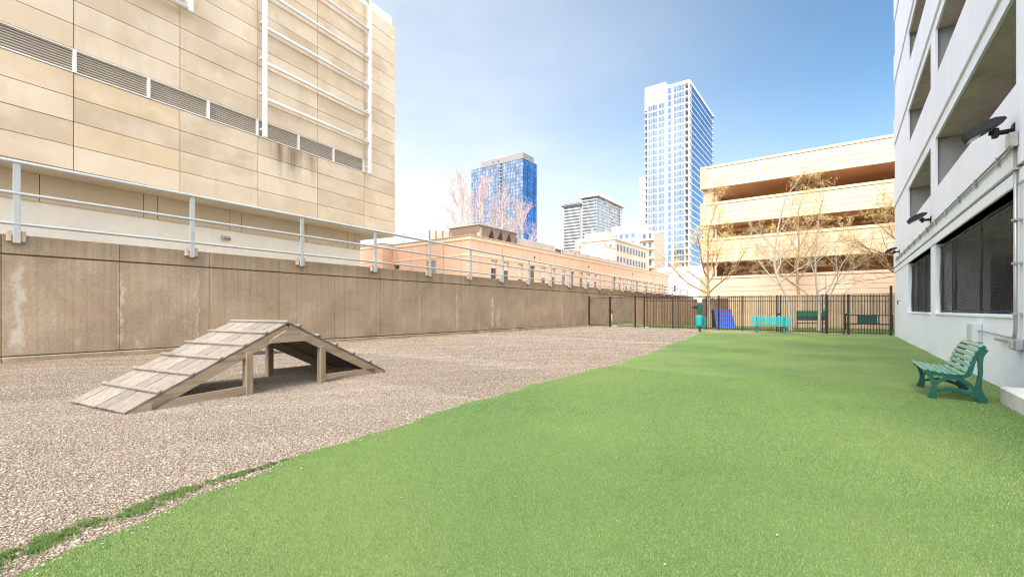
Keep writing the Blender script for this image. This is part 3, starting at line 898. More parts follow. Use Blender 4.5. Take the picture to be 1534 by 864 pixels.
# ground storey wall with the three mesh windows
low = MB().sheet((0, GY0, -.05), (0,1,0), (0,0,1), (-1,0,0), GY1-GY0, 3.05, [(a-GY0, b-GY0, 1.23, 3.05) for a, b in bays], .32)
low.build('wall', M['white_paint'], wg)
sill = MB()
for a, b in bays: sill.box(-.025, .3, a+.005, b-.005, 1.13, 1.185, .008)
sill.build('sill', M['white_paint'], wg)
TOP = 17.0
up = MB().sheet((0, GY0, 3.24), (0,1,0), (0,0,1), (-1,0,0), GY1-GY0, TOP-3.24,
                [(a-GY0, b-GY0, z0-3.24, z1-3.24) for a, b in bays for z0, z1 in LV], .05)
up.build('upper_wall', M['white_paint'], wg)
lip = MB()
lip.box(-.03, .30, GY0, GY1, 3.0, 3.205, .012)
for z0, z1 in LV[:3]+LV[3:]:
    pass
lip.build('lintel', M['white_paint'], wg)
gro = MB(); gro.box(.02, .2, GY0, GY1, 3.2, 3.245)
gro.build('shadow_gap', M['dark_joint'], wg)
# projecting spandrels: each parapet stands 35 mm proud above its drip groove
sp = MB(); seams = [GY0, 8.98, 16.8, 22.95, GY1]
tops = [(3.247, LV[0][0])]+[(LV[i][1]+.28, LV[i+1][0]) for i in range(3)]+[(LV[3][1]+.28, TOP)]
for z0, z1 in tops:
    for a, b in zip(seams[:-1], seams[1:]):
        sp.box(-.045, -.003, a+.008, b-.008, z0, z1-.004, .006)
sp.build('spandrel', M['white_paint'], wg)
for yy in (GY0, GY1):
    ends = MB(); ends.poly([(0,yy,-.05),(16,yy,-.05),(16,yy,TOP),(0,yy,TOP)]); ends.build('end_wall', M['white_paint'], wg)
for z in [3.02]+[z1+.02 for _, z1 in LV]:
    s = MB(); s.box(.054 if z > 3.1 else .31, 15.9, GY0+.05, GY1-.05, z, z+.26)
    for k in range(3): s.box(4.2+k*4.2, 4.6+k*4.2, GY0+.06, GY1-.06, z-.42, z-.004)
    s.build('deck_slab', M['raw_soffit'], wg)
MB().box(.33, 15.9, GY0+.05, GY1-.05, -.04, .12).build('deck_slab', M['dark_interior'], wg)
MB().box(15.6, 15.85, GY0+.06, GY1-.06, .12, TOP-.1).build('rear_wall', M['raw_soffit'], wg)
for y0, y1 in ((8.6, 9.4), (16.45, 17.15), (22.6, 23.3)):
    z0 = .12
    for z1 in [3.02]+[b+.02 for _, b in LV]:
        MB().box(.056 if z0 > 1 else .33, 1.05, y0+.04, y1-.04, z0, z1-.004, .01).build('column', M['raw_column'], wg); z0 = z1+.26
for cx_, yy, za in ((1.95, 25.0, 1.85), (1.2, 23.5, 1.45)):
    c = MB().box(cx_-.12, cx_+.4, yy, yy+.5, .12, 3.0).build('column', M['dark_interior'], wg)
    MB().box(cx_-.10, cx_+.08, yy-.02, yy-.003, za, za+.62).build('reflector', M['paper_white'], c)

def chain_link(y0, y1, z0, z1, posts):
    o = MB(); p = .062; r = .0036
    fr_ = None
    pole = MB()
    root = MB().tube([(.10, y0+.02, z1-.03), (.10, y1-.02, z1-.03)], .022, 8).build('chain_link_screen', M['black_metal'], wg)
    n = int((y1-y0)/p); m = int((z1-z0)/(p*.5))
    V = []; Fc = []
    zz = np.arange(m+1)*(p*.5)+z0+.01
    zz = zz[zz < z1+.03]
    m = len(zz)-1
    for i in range(n+1):
        y = y0+.01+i*p
        if y > y1-.01: break
        side = np.where((np.arange(m+1)+i) % 2 == 0, -.5, .5)*p
        sag = .012*math.sin(i*.31)
        cx = .085+.004*np.where((np.arange(m+1)) % 2 == 0, 1, -1)+.01*np.sin(zz*4+i*.2)
        cy = np.clip(y+side, y0+.004, y1-.004)
        ring = []
        for k in range(3):
            a = 2*PI*k/3
            ring.append(np.stack([cx+math.cos(a)*r*1.2, cy+math.sin(a)*r, zz], 1))
        b = sum(len(q) for q in V)
        V.append(np.stack(ring, 1).reshape(-1, 3))
        j = np.arange(m)
        for k in range(3):
            k2 = (k+1) % 3
            Fc.append(np.stack([b+3*j+k, b+3*j+k2, b+3*j+3+k2, b+3*j+3+k], 1))
    np_mesh('wire_mesh', np.concatenate(V), np.concatenate(Fc), M['black_wire'], root)
    for y in posts:
        MB().tube([(.13, y, z0), (.13, y, z1-.01)], .024, 8).build('post', M['black_metal'], root)
    MB().tube([(.10, y0+.02, z0+.04), (.10, y1-.02, z0+.04)], .014, 6).build('bottom_bar', M['black_metal'], root)
chain_link(9.45, 16.4, 1.19, 2.93, (9.5, 12.2, 14.6, 16.34))
chain_link(17.2, 22.55, 1.19, 2.93, (17.26, 19.2, 21.0, 22.5))
chain_link(3.4, 8.55, 1.19, 2.86, (3.45, 6.0, 8.5))

# pipes and boxes on the white wall
t = thing('conduit', 'long horizontal steel conduit clipped along the white garage above the mesh windows', 'conduit', (GX, 0, 3.52))
c = MB(); c.tube([(-.075, 9.28, .04), (-.075, 26.6, 0)], .017, 8); c.tube([(-.075, 9.28, -.02), (-.075, 26.6, -.06)], .012, 8)
c.build('pipe', M['steel'], t)
for k in range(12): MB().box(-.1, -.0, 10+k*1.45, 10.035+k*1.45, -.085, .065).build('clip', M['steel'], t)
t = thing('downpipe_conduit', 'vertical steel conduit beside the mesh window running down to the boxes by the step', 'conduit', (GX, 9.2, 0))
MB().tube([(-.06, 0, 3.5), (-.06, 0, .98), (-.06, .05, .86), (-.06, .16, .80), (-.06, 1.0, .80)], .021, 10).build('pipe', M['steel'], t)
for z in (3.2, 2.5, 1.9, 1.2): MB().box(-.09, -.0, -.05, .05, z-.015, z+.015).build('clip', M['steel'], t)
t = thing('conduit_box', 'steel pull box at the floodlight corner where two conduits meet', 'junction box', (GX, 9.2, 3.5))
MB().box(-.14, -.045, -.09, .09, .0, .2, .01).build('box', M['steel'], t)
t = thing('junction_box', 'pale grey electrical box on the white wall just above the green bench', 'junction box', (GX, 11.35, .66))
MB().box(-.13, 0, 0, .42, .02, .36, .012).build('box', M['box_grey'], t)
MB().box(-.145, -.131, .03, .39, .05, .33, .004).build('cover', M['box_grey'], t)
t = thing('horizontal_conduit', 'short horizontal conduit from the grey box to the downpipe behind the bench', 'conduit', (GX, 9.3, .86))
c = MB(); c.tube([(-.05, .1, .0), (-.05, 2.05, .03)], .013, 8); c.build('pipe', M['steel'], t)
t = thing('outlet_box', 'small weatherproof outlet box low on the white wall above the concrete step', 'outlet box', (GX, 9.05, .70))
MB().box(-.09, 0, .05, .27, 0, .15, .012).build('box', M['steel'], t)
MB().box(-.11, -.091, .08, .24, .02, .13, .006).build('cover', M['galv'], t)
t = thing('door_pull', 'small black hook fixed on the far end of the white garage wall', 'hook', (GX, 25.6, 1.55))
MB().tube([(0,0,.1),(-.07,0,.1),(-.09,0,.03),(-.05,0,-.05)], .018, 8).build('hook', M['black_metal'], t)

def floodlight(y, z, label, k=1.0, dz=-.13):
    t = thing('floodlight', label, 'floodlight', (GX, y, z), 0, 'floodlights on the white garage')
    MB().box(-.06, 0, -.07*k, .07*k, -.09*k, .09*k, .01).build('base', M['dark_plastic'], t)
    a = MB(); a.tube([(-.05,0,0), (-.20*k,0,.0), (-.27*k,0,.015)], .032*k, 10); a.box(-.24*k, -.18*k, -.05*k, .05*k, -.06*k, .06*k, .008)
    a.build('arm', M['dark_plastic'], t)
    p0 = Vector((-.12*k, 0, .16*k)); p1 = Vector((-.50*k, 0, dz*k))
    # tapered shoe-box head: a flat wedge, thicker where the driver sits
    d = (p1-p0).normalized(); n = Vector((d.z, 0, -d.x)); n = n if n.z > 0 else -n
    h = MB()
    sec = [(0.0, .09, .03), (.08, .13, .075), (.22, .145, .105), (.36, .145, .095), (.42, .13, .07)]
    rings = []
    for s_, wd, th in sec:
        c = p0+d*s_*k
        rings.append([c+Vector((0,-wd*k,0))-n*th*.2*k, c+Vector((0,wd*k,0))-n*th*.2*k, c+Vector((0,wd*.85*k,0))+n*th*k, c+Vector((0,-wd*.85*k,0))+n*th*k])
    b = len(h.v)
    for r_ in rings: h.v += [tuple(q) for q in r_]
    for i in range(len(sec)-1):
        for q in range(4):
            q2 = (q+1) % 4; h.f.append((b+4*i+q, b+4*i+q2, b+4*i+4+q2, b+4*i+4+q)); h.sm.append(False)
    h.f.append((b, b+1, b+2, b+3)); h.sm.append(False); e = b+4*(len(sec)-1); h.f.append((e+3, e+2, e+1, e)); h.sm.append(False)
    h.build('head', M['dark_plastic'], t)
    L = MB(); c = p0+d*.35*k-n*.020*k
    L.obox(Matrix(((d.x, 0, n.x, c.x), (d.y, 1, n.y, c.y), (d.z, 0, n.z, c.z), (0,0,0,1))), .12*k, .20*k, .024*k, .004)
    L.build('lens', M['lens'], t)
    return t
floodlight(9.35, 3.78, 'largest black floodlight on the white garage at the top of the downpipe', 1.08, -.05)
floodlight(16.75, 3.72, 'middle floodlight on the white garage above the pillar between the mesh windows', 1.05, -.06)
floodlight(25.2, 3.72, 'farthest small floodlight near the end corner of the white garage', 1.0, -.04)

# car inside the garage behind the mesh
t = thing('parked_car', 'dark blue car parked inside the white garage behind the mesh window', 'car', (3.4, 10.6, .12), 0)
prof = [(-.85,.35),(-.87,.75),(-.80,.98),(.25,1.02),(.95,1.42),(2.3,1.46),(3.1,1.05),(3.5,.95),(3.55,.4),(2.95,.32),(2.55,.32),(.15,.32),(-.25,.32)]
MB().prism([(x, z) for x, z in prof], 'y', -.85, .85).build('body', M['car_blue'], t)
gl = MB(); gl.prism([(.38,1.03),(.98,1.37),(2.25,1.41),(2.9,1.06)], 'y', -.862, .862); gl.build('window', M['win_dark'], t)
for x in (0, 2.75):
    for s in (-1, 1):
        wl = MB().tube([(x, s*.70, .32), (x, s*.87, .32)], .32, 20).build('wheel', M['rubber'], t)
        MB().tube([(x, s*.80, .32), (x, s*.885, .32)], .19, 14).build('rim', M['steel'], wl)
for s in (-.6, .6): MB().box(-.885, -.80, s-.18, s+.18, .68, .82, .02).build('headlight', M['lens'], t)

# concrete step
t = MB(); t.box(1.69, 1.998, 6.6, 8.70, -.02, .245, .02)
tag(t.build('concrete_step', M['concrete_step']), 'pale concrete step block against the white wall past the green bench', 'step')

# ================================================================== GREEN SLATTED BENCH
def green_bench(loc, L):
    t = thing('park_bench', 'green plastic slatted bench with curved legs facing away from the white wall', 'bench', loc)
    for y in (.0, L-.055):
        a, b = y, y+.055
        s = MB()
        s.ribbon([(.045,0),(.062,.08),(.068,.17),(.052,.25),(.025,.33),(-.015,.375)], [.10,.075,.05,.05,.06,.05], a, b)
        s.build('leg', M['bench_green'], t)
        s = MB()
        s.ribbon([(.545,0),(.52,.07),(.502,.16),(.508,.27),(.522,.38),(.518,.50),(.520,.59),(.545,.655),(.578,.69)], [.11,.085,.062,.045,.042,.045,.055,.06,.05], a, b)
        s.build('leg', M['bench_green'], t)
        s = MB()
        s.ribbon([(-.03,.365),(.03,.345),(.12,.33),(.25,.318),(.35,.32),(.40,.345),(.425,.41),(.445,.50),(.475,.60),(.52,.69),(.56,.735)], [.04,.05,.045,.045,.05,.06,.055,.05,.05,.06,.05], a+.004, b-.004)
        s.build('side_rail', M['bench_green'], t)
        s = MB()
        s.ribbon([(.075,.10),(.13,.115),(.22,.135),(.32,.13),(.41,.105),(.51,.06)], [.03,.04,.045,.045,.045,.05], a+.006, b-.006)
        s.ribbon([(.07,.17),(.12,.235),(.19,.282),(.27,.295),(.34,.275),(.41,.22),(.47,.15),(.52,.07)], [.03,.04,.045,.05,.05,.05,.05,.06], a+.008, b-.008)
        s.build('brace', M['bench_green'], t)
    # slats
    sp = [(-.03,.392),(.045,.378),(.12,.362),(.195,.35),(.27,.345),(.345,.352)]
    for i, (x, z) in enumerate(sp):
        an = math.atan2(-.014, .075) if i < 4 else (.0 if i == 4 else .2)
        Mx = Matrix.Translation((x, L/2, z)) @ Matrix.Rotation(-an, 4, 'Y')
        MB().obox(Mx, .058, L+.03, .026, .008).build('seat_slat', M['slat_sheen'], t)
    bp = [(.385,.405,65),(.407,.475,72),(.427,.545,72),(.452,.612,66),(.487,.678,58),(.53,.735,45)]
    for x, z, an in bp:
        Mx = Matrix.Translation((x, L/2, z)) @ Matrix.Rotation(-R(an), 4, 'Y')
        MB().obox(Mx, .058, L+.03, .024, .008).build('back_slat', M['slat_sheen'], t)
    return t
green_bench((.95, 8.45, .045), 1.2)

# ================================================================== WOODEN DOG RAMP
ra = thing('dog_ramp', 'weathered wooden A frame dog ramp with cleats standing on the gravel', 'dog ramp', (-8.02, 3.75, 0.0), R(8.3))
HW, HL, HH = .76, 2.2, 1.035
sl_len = math.hypot(HL, HH)
for sgn in (-1, 1):
    npl = 6; wd = 2*HW/npl
    dk = MB()
    rr = random.Random(5+sgn)
    for i in range(npl):
        x = -HW+wd*(i+.5)
        ex = rr.uniform(-.02, .02)
        dk.bar((x, sgn*(HL+ex), .012), (x, sgn*.012, HH+.012), wd-.016, .03, .005)
    d = dk.build('ramp_deck', M['deck_wood'], ra)
    fr_ = [.17,.34,.51,.67,.83,.985] if sgn < 0 else [.2,.39,.57,.75,.92]
    for f in fr_:
        y = sgn*HL*(1-f); z = HH*f
        nx = Vector((0, sgn*HH, HL)).normalized()
        c = Vector((rr.uniform(-.02,.02), y, z+.012))+nx*.034
        tilt = rr.uniform(-.012, .012)
        MB().bar(c+Vector((-HW-.03, tilt, 0)), c+Vector((HW+.03, -tilt, 0)), .055, .036, .006, up=nx).build('cleat', M['deck_wood'], d)
    for sx in (-1, 1):
        x = sx*(HW-.035)
        MB().bar((x, sgn*(HL-.06), -.055+.0), (x, sgn*.0, HH-.085), .045, .14, .005).build('side_rail', M['frame_wood'], ra)
        px = sx*(HW-.045); py_ = sgn*.66; pz = HH*(1-.66/HL)-.10
        MB().box(px-.05, px+.05, py_-.055, py_+.055, -.02, pz, .006).build('post', M['post_wood'], ra)
        MB().bar((x+sx*.0, sgn*.715, .065), (x, sgn*(HL-.28), .045), .045, .12, .006).build('base_beam', M['frame_wood'], ra)
for sx in (-1, 1):
    x = sx*(HW-.035)
    g = MB(); g.prism([(-.34, HH-.30), (.34, HH-.30), (.34, HH-.255), (.06, HH-.11), (-.06, HH-.11), (-.34, HH-.255)], 'x', x-.03 if sx > 0 else x-.055, x+.055 if sx > 0 else x+.03)
    g.build('gusset', M['frame_wood'], ra)
MB().bar((-HW+.08, -.25, HH-.26), (HW-.08, -.25, HH-.26), .045, .1).build('cross_beam', M['frame_wood'], ra)
MB().bar((-HW+.08, .25, HH-.26), (HW-.08, .25, HH-.26), .045, .1).build('cross_beam', M['frame_wood'], ra)

# torn weed fabric poking out of the gravel behind the ramp
def fabric():
    cx, cy = gnd(395, 531); mb = MB(); n = 12
    rr = random.Random(4); top = []; bot = []
    for i in range(n):
        f = i/(n-1); s = (f-.5)*1.7
        top.append((cx+s*.25+rr.uniform(-.03,.03), cy+s*.95, .03+.09*math.sin(f*PI)*rr.uniform(.5, 1.2)))
        bot.append((cx+s*.25+.12+rr.uniform(-.06,.08), cy+s*.95, .008))
    for i in range(n-1): mb.poly([bot[i], bot[i+1], top[i+1], top[i]]); mb.poly([top[i], top[i+1], (top[i+1][0]-.2, top[i+1][1], -.01), (top[i][0]-.2, top[i][1], -.01)])
    return mb.build('weed_fabric', M['fabric'])
tag(fabric(), 'dark torn weed fabric sticking out of the gravel behind the wooden ramp', 'fabric')

# ================================================================== BLACK FENCE AT THE END OF THE YARD
FD = (FB-FA); FLEN = FD.length; FDn = FD.normalized()
def fpos(u):
    r = ray(u)      # (rx,ry)*t = FA + FDn*s
    det = r[0]*(-FDn.y)-r[1]*(-FDn.x)
    s = (r[0]*FA.y-r[1]*FA.x)/det
    return s
def ftop(s): return 1.97+.30*s/FLEN
def fp(s, z=0, off=0): 
    n = Vector((FDn.y, -FDn.x, 0))
    p = FA+FDn*s+n*off; return (p.x, p.y, z)
fence = thing('picket_fence', 'black metal picket fence with two gate posts across the end of the turf', 'fence')
s965, s882 = fpos(965), fpos(882.5)
posts = [(fpos(u), w_, h_) for u, w_, h_ in ((1341,.10,.42),(1271,.09,.02),(1264.5,.06,.02),(1238.5,.10,.02),(1232,.06,.03),(1169.5,.07,.02),(1164,.06,.02),(1111.7,.05,0),(1076.6,.07,.03),(1058,.06,0),(1017,.05,.0),(1008,.06,-.05))]
posts = [(max(s, .12), w_, h_) for s, w_, h_ in posts]
def fpost(s, w_, h_, par):
    x, y, _ = fp(s)
    o = MB().box(x-w_/2, x+w_/2, y-w_/2, y+w_/2, -.05, ftop(s)+h_, .006)
    o.box(x-w_/2-.008, x+w_/2+.008, y-w_/2-.008, y+w_/2+.008, ftop(s)+h_, ftop(s)+h_+.025)
    return o.build('post', M['black_metal'], par)
for s, w_, h_ in posts: fpost(s, w_, h_, fence)
for nm, dz in (('top_rail', -.04), ('middle_rail', -.30)):
    MB().bar(fp(.1, ftop(.1)+dz), fp(s965, ftop(s965)+dz), .03, .035).build(nm, M['black_metal'], fence)
MB().bar(fp(.1, .13), fp(s965, .13), .03, .035).build('bottom_rail', M['black_metal'], fence)
pk = MB(); s = .2
while s < s965:
    x, y, _ = fp(s); zt = ftop(s)+.03
    pk.box(x-.012, x+.012, y-.012, y+.012, .07, zt)
    s += .118
pk.build('picket', M['black_metal'], fence)
for u in (1166.5, 1267):      # gate latches
    s = fpos(u); x, y, _ = fp(s, 0, .08)
    MB().box(x-.07, x+.07, y-.04, y+.04, .98, 1.08, .01).build('latch', M['black_metal'], fence)
rp = MB(); x, y, _ = fp(fpos(1237), 0, .03); rp.box(x-.012, x+.012, y-.012, y+.012, 1.9, 3.05)
rp.build('tall_rod', M['black_metal'], fence)

wf = thing('wire_fence', 'black wire mesh fence with gate standing on gravel by the retaining wall', 'fence')
sl_ = [(fpos(u), w_) for u, w_ in ((965,.08),(951.5,.09),(914,.12),(882.5,.10))]
for s, w_ in sl_: fpost(s, w_, .02, wf)
for nm, z in (('top_rail', ftop(s882)-.1), ('bottom_rail', .1)):
    MB().bar(fp(s965, z), fp(s882, z), .03, .03).build(nm, M['black_metal'], wf)
ww = MB(); s = s965
while s < s882: 
    x, y, _ = fp(s); ww.box(x-.003, x+.003, y-.003, y+.003, .1, ftop(s)-.1); s += .15
for k in range(14):
    z = .2+k*.14; ww.bar(fp(s965, z), fp(s882, z), .006, .006)
ww.build('wire_mesh', M['black_wire'], wf)
MB().bar(fp(s882, ftop(s882)-.25, -.06), (-16.0, fp(s882)[1]+1.2, 2.05), .03, .03).build('brace_rail', M['black_metal'], wf)
for i, (u, lab) in enumerate(((917, 'concrete foot block under the middle gate post of the wire fence'), (963, 'concrete foot block where wire fence meets picket fence'))):
    x, y, _ = fp(fpos(u), 0, .25)
    b = MB(); b.box(x-.28, x+.28, y-.16, y+.16, -.02, .11, .03)
    tag(b.build('foot_block', M['concrete_step']), lab, 'block', 'foot blocks of the fence')
x, y = -15.2, 34.6
t = thing('yellow_pipe', 'yellow standpipe with red brown cap behind the wire fence', 'pipe', (x, y, 0))
MB().cyl(0, 0, -.03, 1.05, .09, None, 12).build('pipe', M['yellow_pole'], t)
c = MB(); c.lathe(0, 0, [(.10,1.0),(.19,1.1),(.20,1.3),(.1,1.5),(.02,1.55)], 12); c.bar((0,0,1.28), (.42,-.1,1.2), .14, .12, .02)
c.build('cap', M['red_cap'], t)

# screens beyond the fence
t = thing('board_fence', 'dark brown vertical board fence behind the waste station and blue ramp', 'fence', (0, 0, 0))
A = Vector((*gnd(961, 482.7)[:2], 0)); B = Vector((-7.0, 37.2, 0)); A = Vector((-14.9, 38.6, 0))
d = (B-A); n = int(d.length/.16); mb = MB(); rr = random.Random(2)
for i in range(n):
    p = A+d*((i+.5)/n)
    mb.box(p.x-.075, p.x+.075, p.y-.012+rr.uniform(-.008,.008), p.y+.012, .02, 2.12+rr.uniform(-.03, .03), .004)
mb.build('board', M['board_fence'], t)
r_ = MB(); r_.bar(A+Vector((0,.05,.5)), B+Vector((0,.05,.5)), .05, .09); r_.bar(A+Vector((0,.05,1.8)), B+Vector((0,.05,1.8)), .05, .09); r_.build('rail', M['board_fence'], t)
t = thing('tan_screen_fence', 'tan slatted privacy fence behind the green bench and black frame bench', 'fence', (0, 0, 0))
A = Vector((-6.95, 37.3, 0)); B = Vector((9, 35.6, 0)); d = B-A; n = int(d.length/.125); mb = MB()
for i in range(n):
    p = A+d*((i+.5)/n); mb.box(p.x-.056, p.x+.056, p.y-.012+rr.uniform(-.004,.004), p.y+.012, .03, 2.32, .004)
mb.build('board', M['tan_board'], t)
r_ = MB(); r_.bar(A+Vector((0,.06,.4)), B+Vector((0,.06,.4)), .04, .08); r_.bar(A+Vector((0,.06,2.0)), B+Vector((0,.06,2.0)), .04, .08); r_.build('rail', M['tan_board'], t)

# ------------------------------------------------------------------ furniture at the far end
bp = gnd(1155, 499)
t = thing('park_bench', 'turquoise slatted bench seen from behind in front of the black fence', 'bench', (bp[0], bp[1], 0), R(10))
for z in (.40, .49, .58, .67, .76, .86):
    MB().box(-.92, .92, -.02+.0*z, .02, z-.030, z+.030, .008).build('back_slat', M['teal'], t)
for k in range(4): MB().box(-.92, .92, .06+.11*k, .155+.11*k, .40, .435, .008).build('seat_slat', M['teal'], t)
for s in (-.68, .62):
    l = MB(); l.box(s-.05, s+.05, .05, .13, -.02, .40, .01); l.box(s-.05, s+.05, .38, .46, -.02, .40, .01); l.build('leg', M['teal_dark'], t)
    MB().box(s-.045, s+.045, .022, .05, .36, .88, .006).build('back_support', M['teal_dark'], t)
for xx in (-.45, .0): MB().box(xx-.16, xx+.16, -.028, -.021, .44, .80).build('plaque', M['slat_sheen'], t) if xx < -.2 else None

t = thing('park_bench', 'dark green bench with solid panel back behind the fence between the tree trunks', 'bench', (*gnd(1219, 487)[:2], 0), R(4))
t.location = (-1.55, 33.6, 0)
bk = MB(); bk.box(-.78, .78, -.02, .02, .93, 1.22, .01); bk.build('backrest', M['green_panel'], t)
MB().box(-.78, .78, -.03, .03, .62, .92, .01).build('back_panel', M['forest'], t)
MB().box(-.78, .78, .05, .5, .42, .47, .01).build('seat', M['forest'], t)
for s in (-.74, .74): MB().box(s-.03, s+.03, -.045, .45, -.02, .42, .006).build('leg', M['black_metal'], t); MB().box(s-.03, s+.03, -.06, -.03, .42, 1.22).build('back_support', M['black_metal'], t)

t = thing('park_bench', 'black metal frame bench with dark centre panel behind the picket gate', 'bench', (1.25, 34.2, 0), R(-3))
fr_ = MB()
for z in (.95, .42): fr_.bar((-1.12,0,z), (1.12,0,z), .05, .06)
fr_.build('backrest', M['black_metal'], t)
MB().box(-.45, .40, -.015, .015, .46, .93).build('back_panel', M['forest'], t)
for s in (-1.1, -.5, .45, 1.1): MB().box(s-.025, s+.025, -.02, .02, .45, .93).build('back_bar', M['black_metal'], t)
for s in (-1.1, 1.1): MB().box(s-.03, s+.03, -.03, .03, -.02, .99, .004).build('leg', M['black_metal'], t); MB().box(s-.03, s+.03, .4, .46, -.02, .42, .004).build('leg', M['black_metal'], t)
MB().box(-1.1, 1.1, .05, .46, .42, .455).build('seat', M['black_metal'], t)

t = thing('agility_ramp', 'blue agility ramp with red cross strips on the grass behind the fence', 'dog ramp', (-6.3, 33.0, 0), R(-4))
# plane leaning back to the left: wide board seen nearly face on
K = 1.18; t_ = MB(); t_.poly([(-.62,0,.02),(.62,0,.02),(.12,.75,1.3),(-.95,.75,1.3)]); t_.poly([(-.95,.80,1.27),(.12,.80,1.27),(.62,.06,0),(-.62,.06,0)])
for q in (((.62,0,.02),(.62,.06,0),(.12,.80,1.27),(.12,.75,1.3)), ((-.62,0,.02),(-.95,.75,1.3),(-.95,.80,1.27),(-.62,.06,0)), ((-.95,.75,1.3),(.12,.75,1.3),(.12,.80,1.27),(-.95,.80,1.27))): t_.poly(q)
t_.build('ramp_deck', M['blue_deck'], t)
for f in (.22, .46, .70, .92):
    xa = -.62-.33*f; xb = .62-.50*f
    MB().bar((xa, .75*f-.012, .02+1.28*f+.01), (xb, .75*f-.012, .02+1.28*f+.01), .032, .02).build('cleat', M['red_strip'], t)
MB().prism([(-1.0,0),(-.64,0),(-.97,1.26),(-1.02,1.26)], 'y', .3, .8).build('side_panel', M['black_metal'], t)

wp = gnd(1048, 497)
t = thing('pet_waste_station', 'pet waste station with teal bin and dark green bag box on a post', 'waste station', (*wp, 0), R(20))
MB().box(-.04, .04, -.04, .04, -.05, 2.0, .006).build('post', M['forest'], t)
MB().box(-.11, .11, -.07, -.042, 1.68, 1.98, .01).build('sign', M['paper_white'], t)
MB().box(-.10, .10, -.08, -.05, 1.99, 2.07, .01).build('sign_top', M['green_panel'], t)
MB().box(-.14, .17, -.20, -.045, .98, 1.60, .02).build('bag_box', M['forest'], t)
MB().box(-.38, -.145, -.19, -.07, 1.33, 1.50, .02).build('dispenser', M['black_metal'], t)
bn = MB().lathe(-.06, -.30, [(.15,.30),(.175,.42),(.195,.86),(.20,.9)], 16).build('bin', M['teal'], t)
MB().lathe(-.06, -.30, [(.21,.9),(.205,.93),(.12,.965),(.02,.98)], 16).build('lid', M['slat_sheen'], bn)
MB().box(.15, .34, -.10, .12, .36, .84, .02).build('side_box', M['teal_dark'], t)
MB().box(-.07, .05, -.34, -.1, -.03, .30, .01).build('bin_stand', M['forest'], t)

# stones along the soil strip
for i in range(0): pass
# ================================================================== TAN PARKING GARAGE AT THE END
TX, TY = -9.9, 41.4
tg = thing('tan_garage', 'tan precast open deck parking garage rising behind the bare trees', 'parking garage', (TX, TY, 0))
GW = 34.0; TT = 13.55
spans = [(11.62, TT), (8.48, 10.42), (5.30, 7.36), (2.25, 4.12), (-.05, .9)]
for z0, z1 in spans:
    h = z1-z0
    cuts = [0, .30, .49, .88, 1.0] if h > 1.2 else [0, 1]
    sp = MB(); segs = [0, 8.5, 17, 25.5, GW]
    for a, b in zip(segs[:-1], segs[1:]):
        for c0, c1 in zip(cuts[:-1], cuts[1:]):
            off = .05 if c1 == 1.0 and len(cuts) > 2 else 0
            sp.box(a+.008, b-.008, -off, .3, z0+h*c0+.014, z0+h*c1-.014, .01)
    sp.box(.05, GW-.05, .03, .28, z0+.02, z1-.02)
    s_ = sp.build('spandrel', M['far_tan'], tg)
    ed = MB(); 
    for k in (0,): ed.box(-.03, .42, -.09, -.052, z0+.01, z1-.01, .005)
    ed.build('corner_trim', M['far_tan_edge'], s_)
for z in (11.62, 8.48, 5.30, 2.25):
    MB().box(.1, GW-.1, .32, 8.55, z+.5, z+.85).build('deck_slab', M['garage_dark'], tg)
for k in range(1):
    x = .12+k*8.3
    c = MB(); c.box(x, x+.8, .34, 1.1, 0, 11.7, .02); c.build('column', M['far_tan_edge'], tg)
MB().box(.1, GW-.1, 8.6, 8.95, 0, TT-.4).build('rear_wall', M['garage_dark'], tg)
MB().box(-.02, .06, 6, 19.9, 0, TT-.02).build('end_wall', M['far_tan'], tg)
rp = MB(); rp.bar((.8, 2.5, 11.45), (.8, 10, 9.9), .12, .5); rp.bar((1.6, 5, 8.7), (16, 5, 9.2), .25, .3)
rp.build('ramp', M['garage_dark'], tg)
MB().box(20, 23.2, 6, 9, TT-.3, TT+.75, .05).build('stair_head', M['far_tan_edge'], tg)

# ================================================================== TOWERS AND CITY BUILDINGS (real distances)
def tower_body(mb, x0, x1, y0, y1, z1): mb.box(x0, x1, y0, y1, -.06, z1)

# --- white tower
x0, x1, y0, y1, H = -77.0, -56.0, 214.0, 261.4, 104.5
wt = thing('white_tower', 'tall white apartment tower with blue glass side next to the tan garage', 'tower', (x0, y0, 0))
W_, D_ = x1-x0, y1-y0
b = MB(); b.box(1.7, W_-2.2, 0, D_, -.06, H-.3); b.box(W_-2.3, W_-.01, 2.6, D_-2.5, -.06, H-.3); b.box(0.01, 1.75, 1.8, D_, -.06, H-7.5)
b.build('wall', M['white_far'], wt)
flr = [H-3.0*k for k in range(1, 35)]
pane_me = {}
def window_obj(w, h, n, key):
    o = MB()
    pw_ = w/n
    for i in range(n):
        o.box(i*pw_+.06, (i+1)*pw_-.06, -.07, .02, .62, h); o.box(i*pw_+.06, (i+1)*pw_-.06, -.07, .02, .0, .54)
    return o
cols = [(1.95, 6.4, 4), (7.0, 9.9, 2), (11.3, 12.9, 1), (14.0, 18.75, 4)]
protos = {}
extra = MB()
cnt = 0
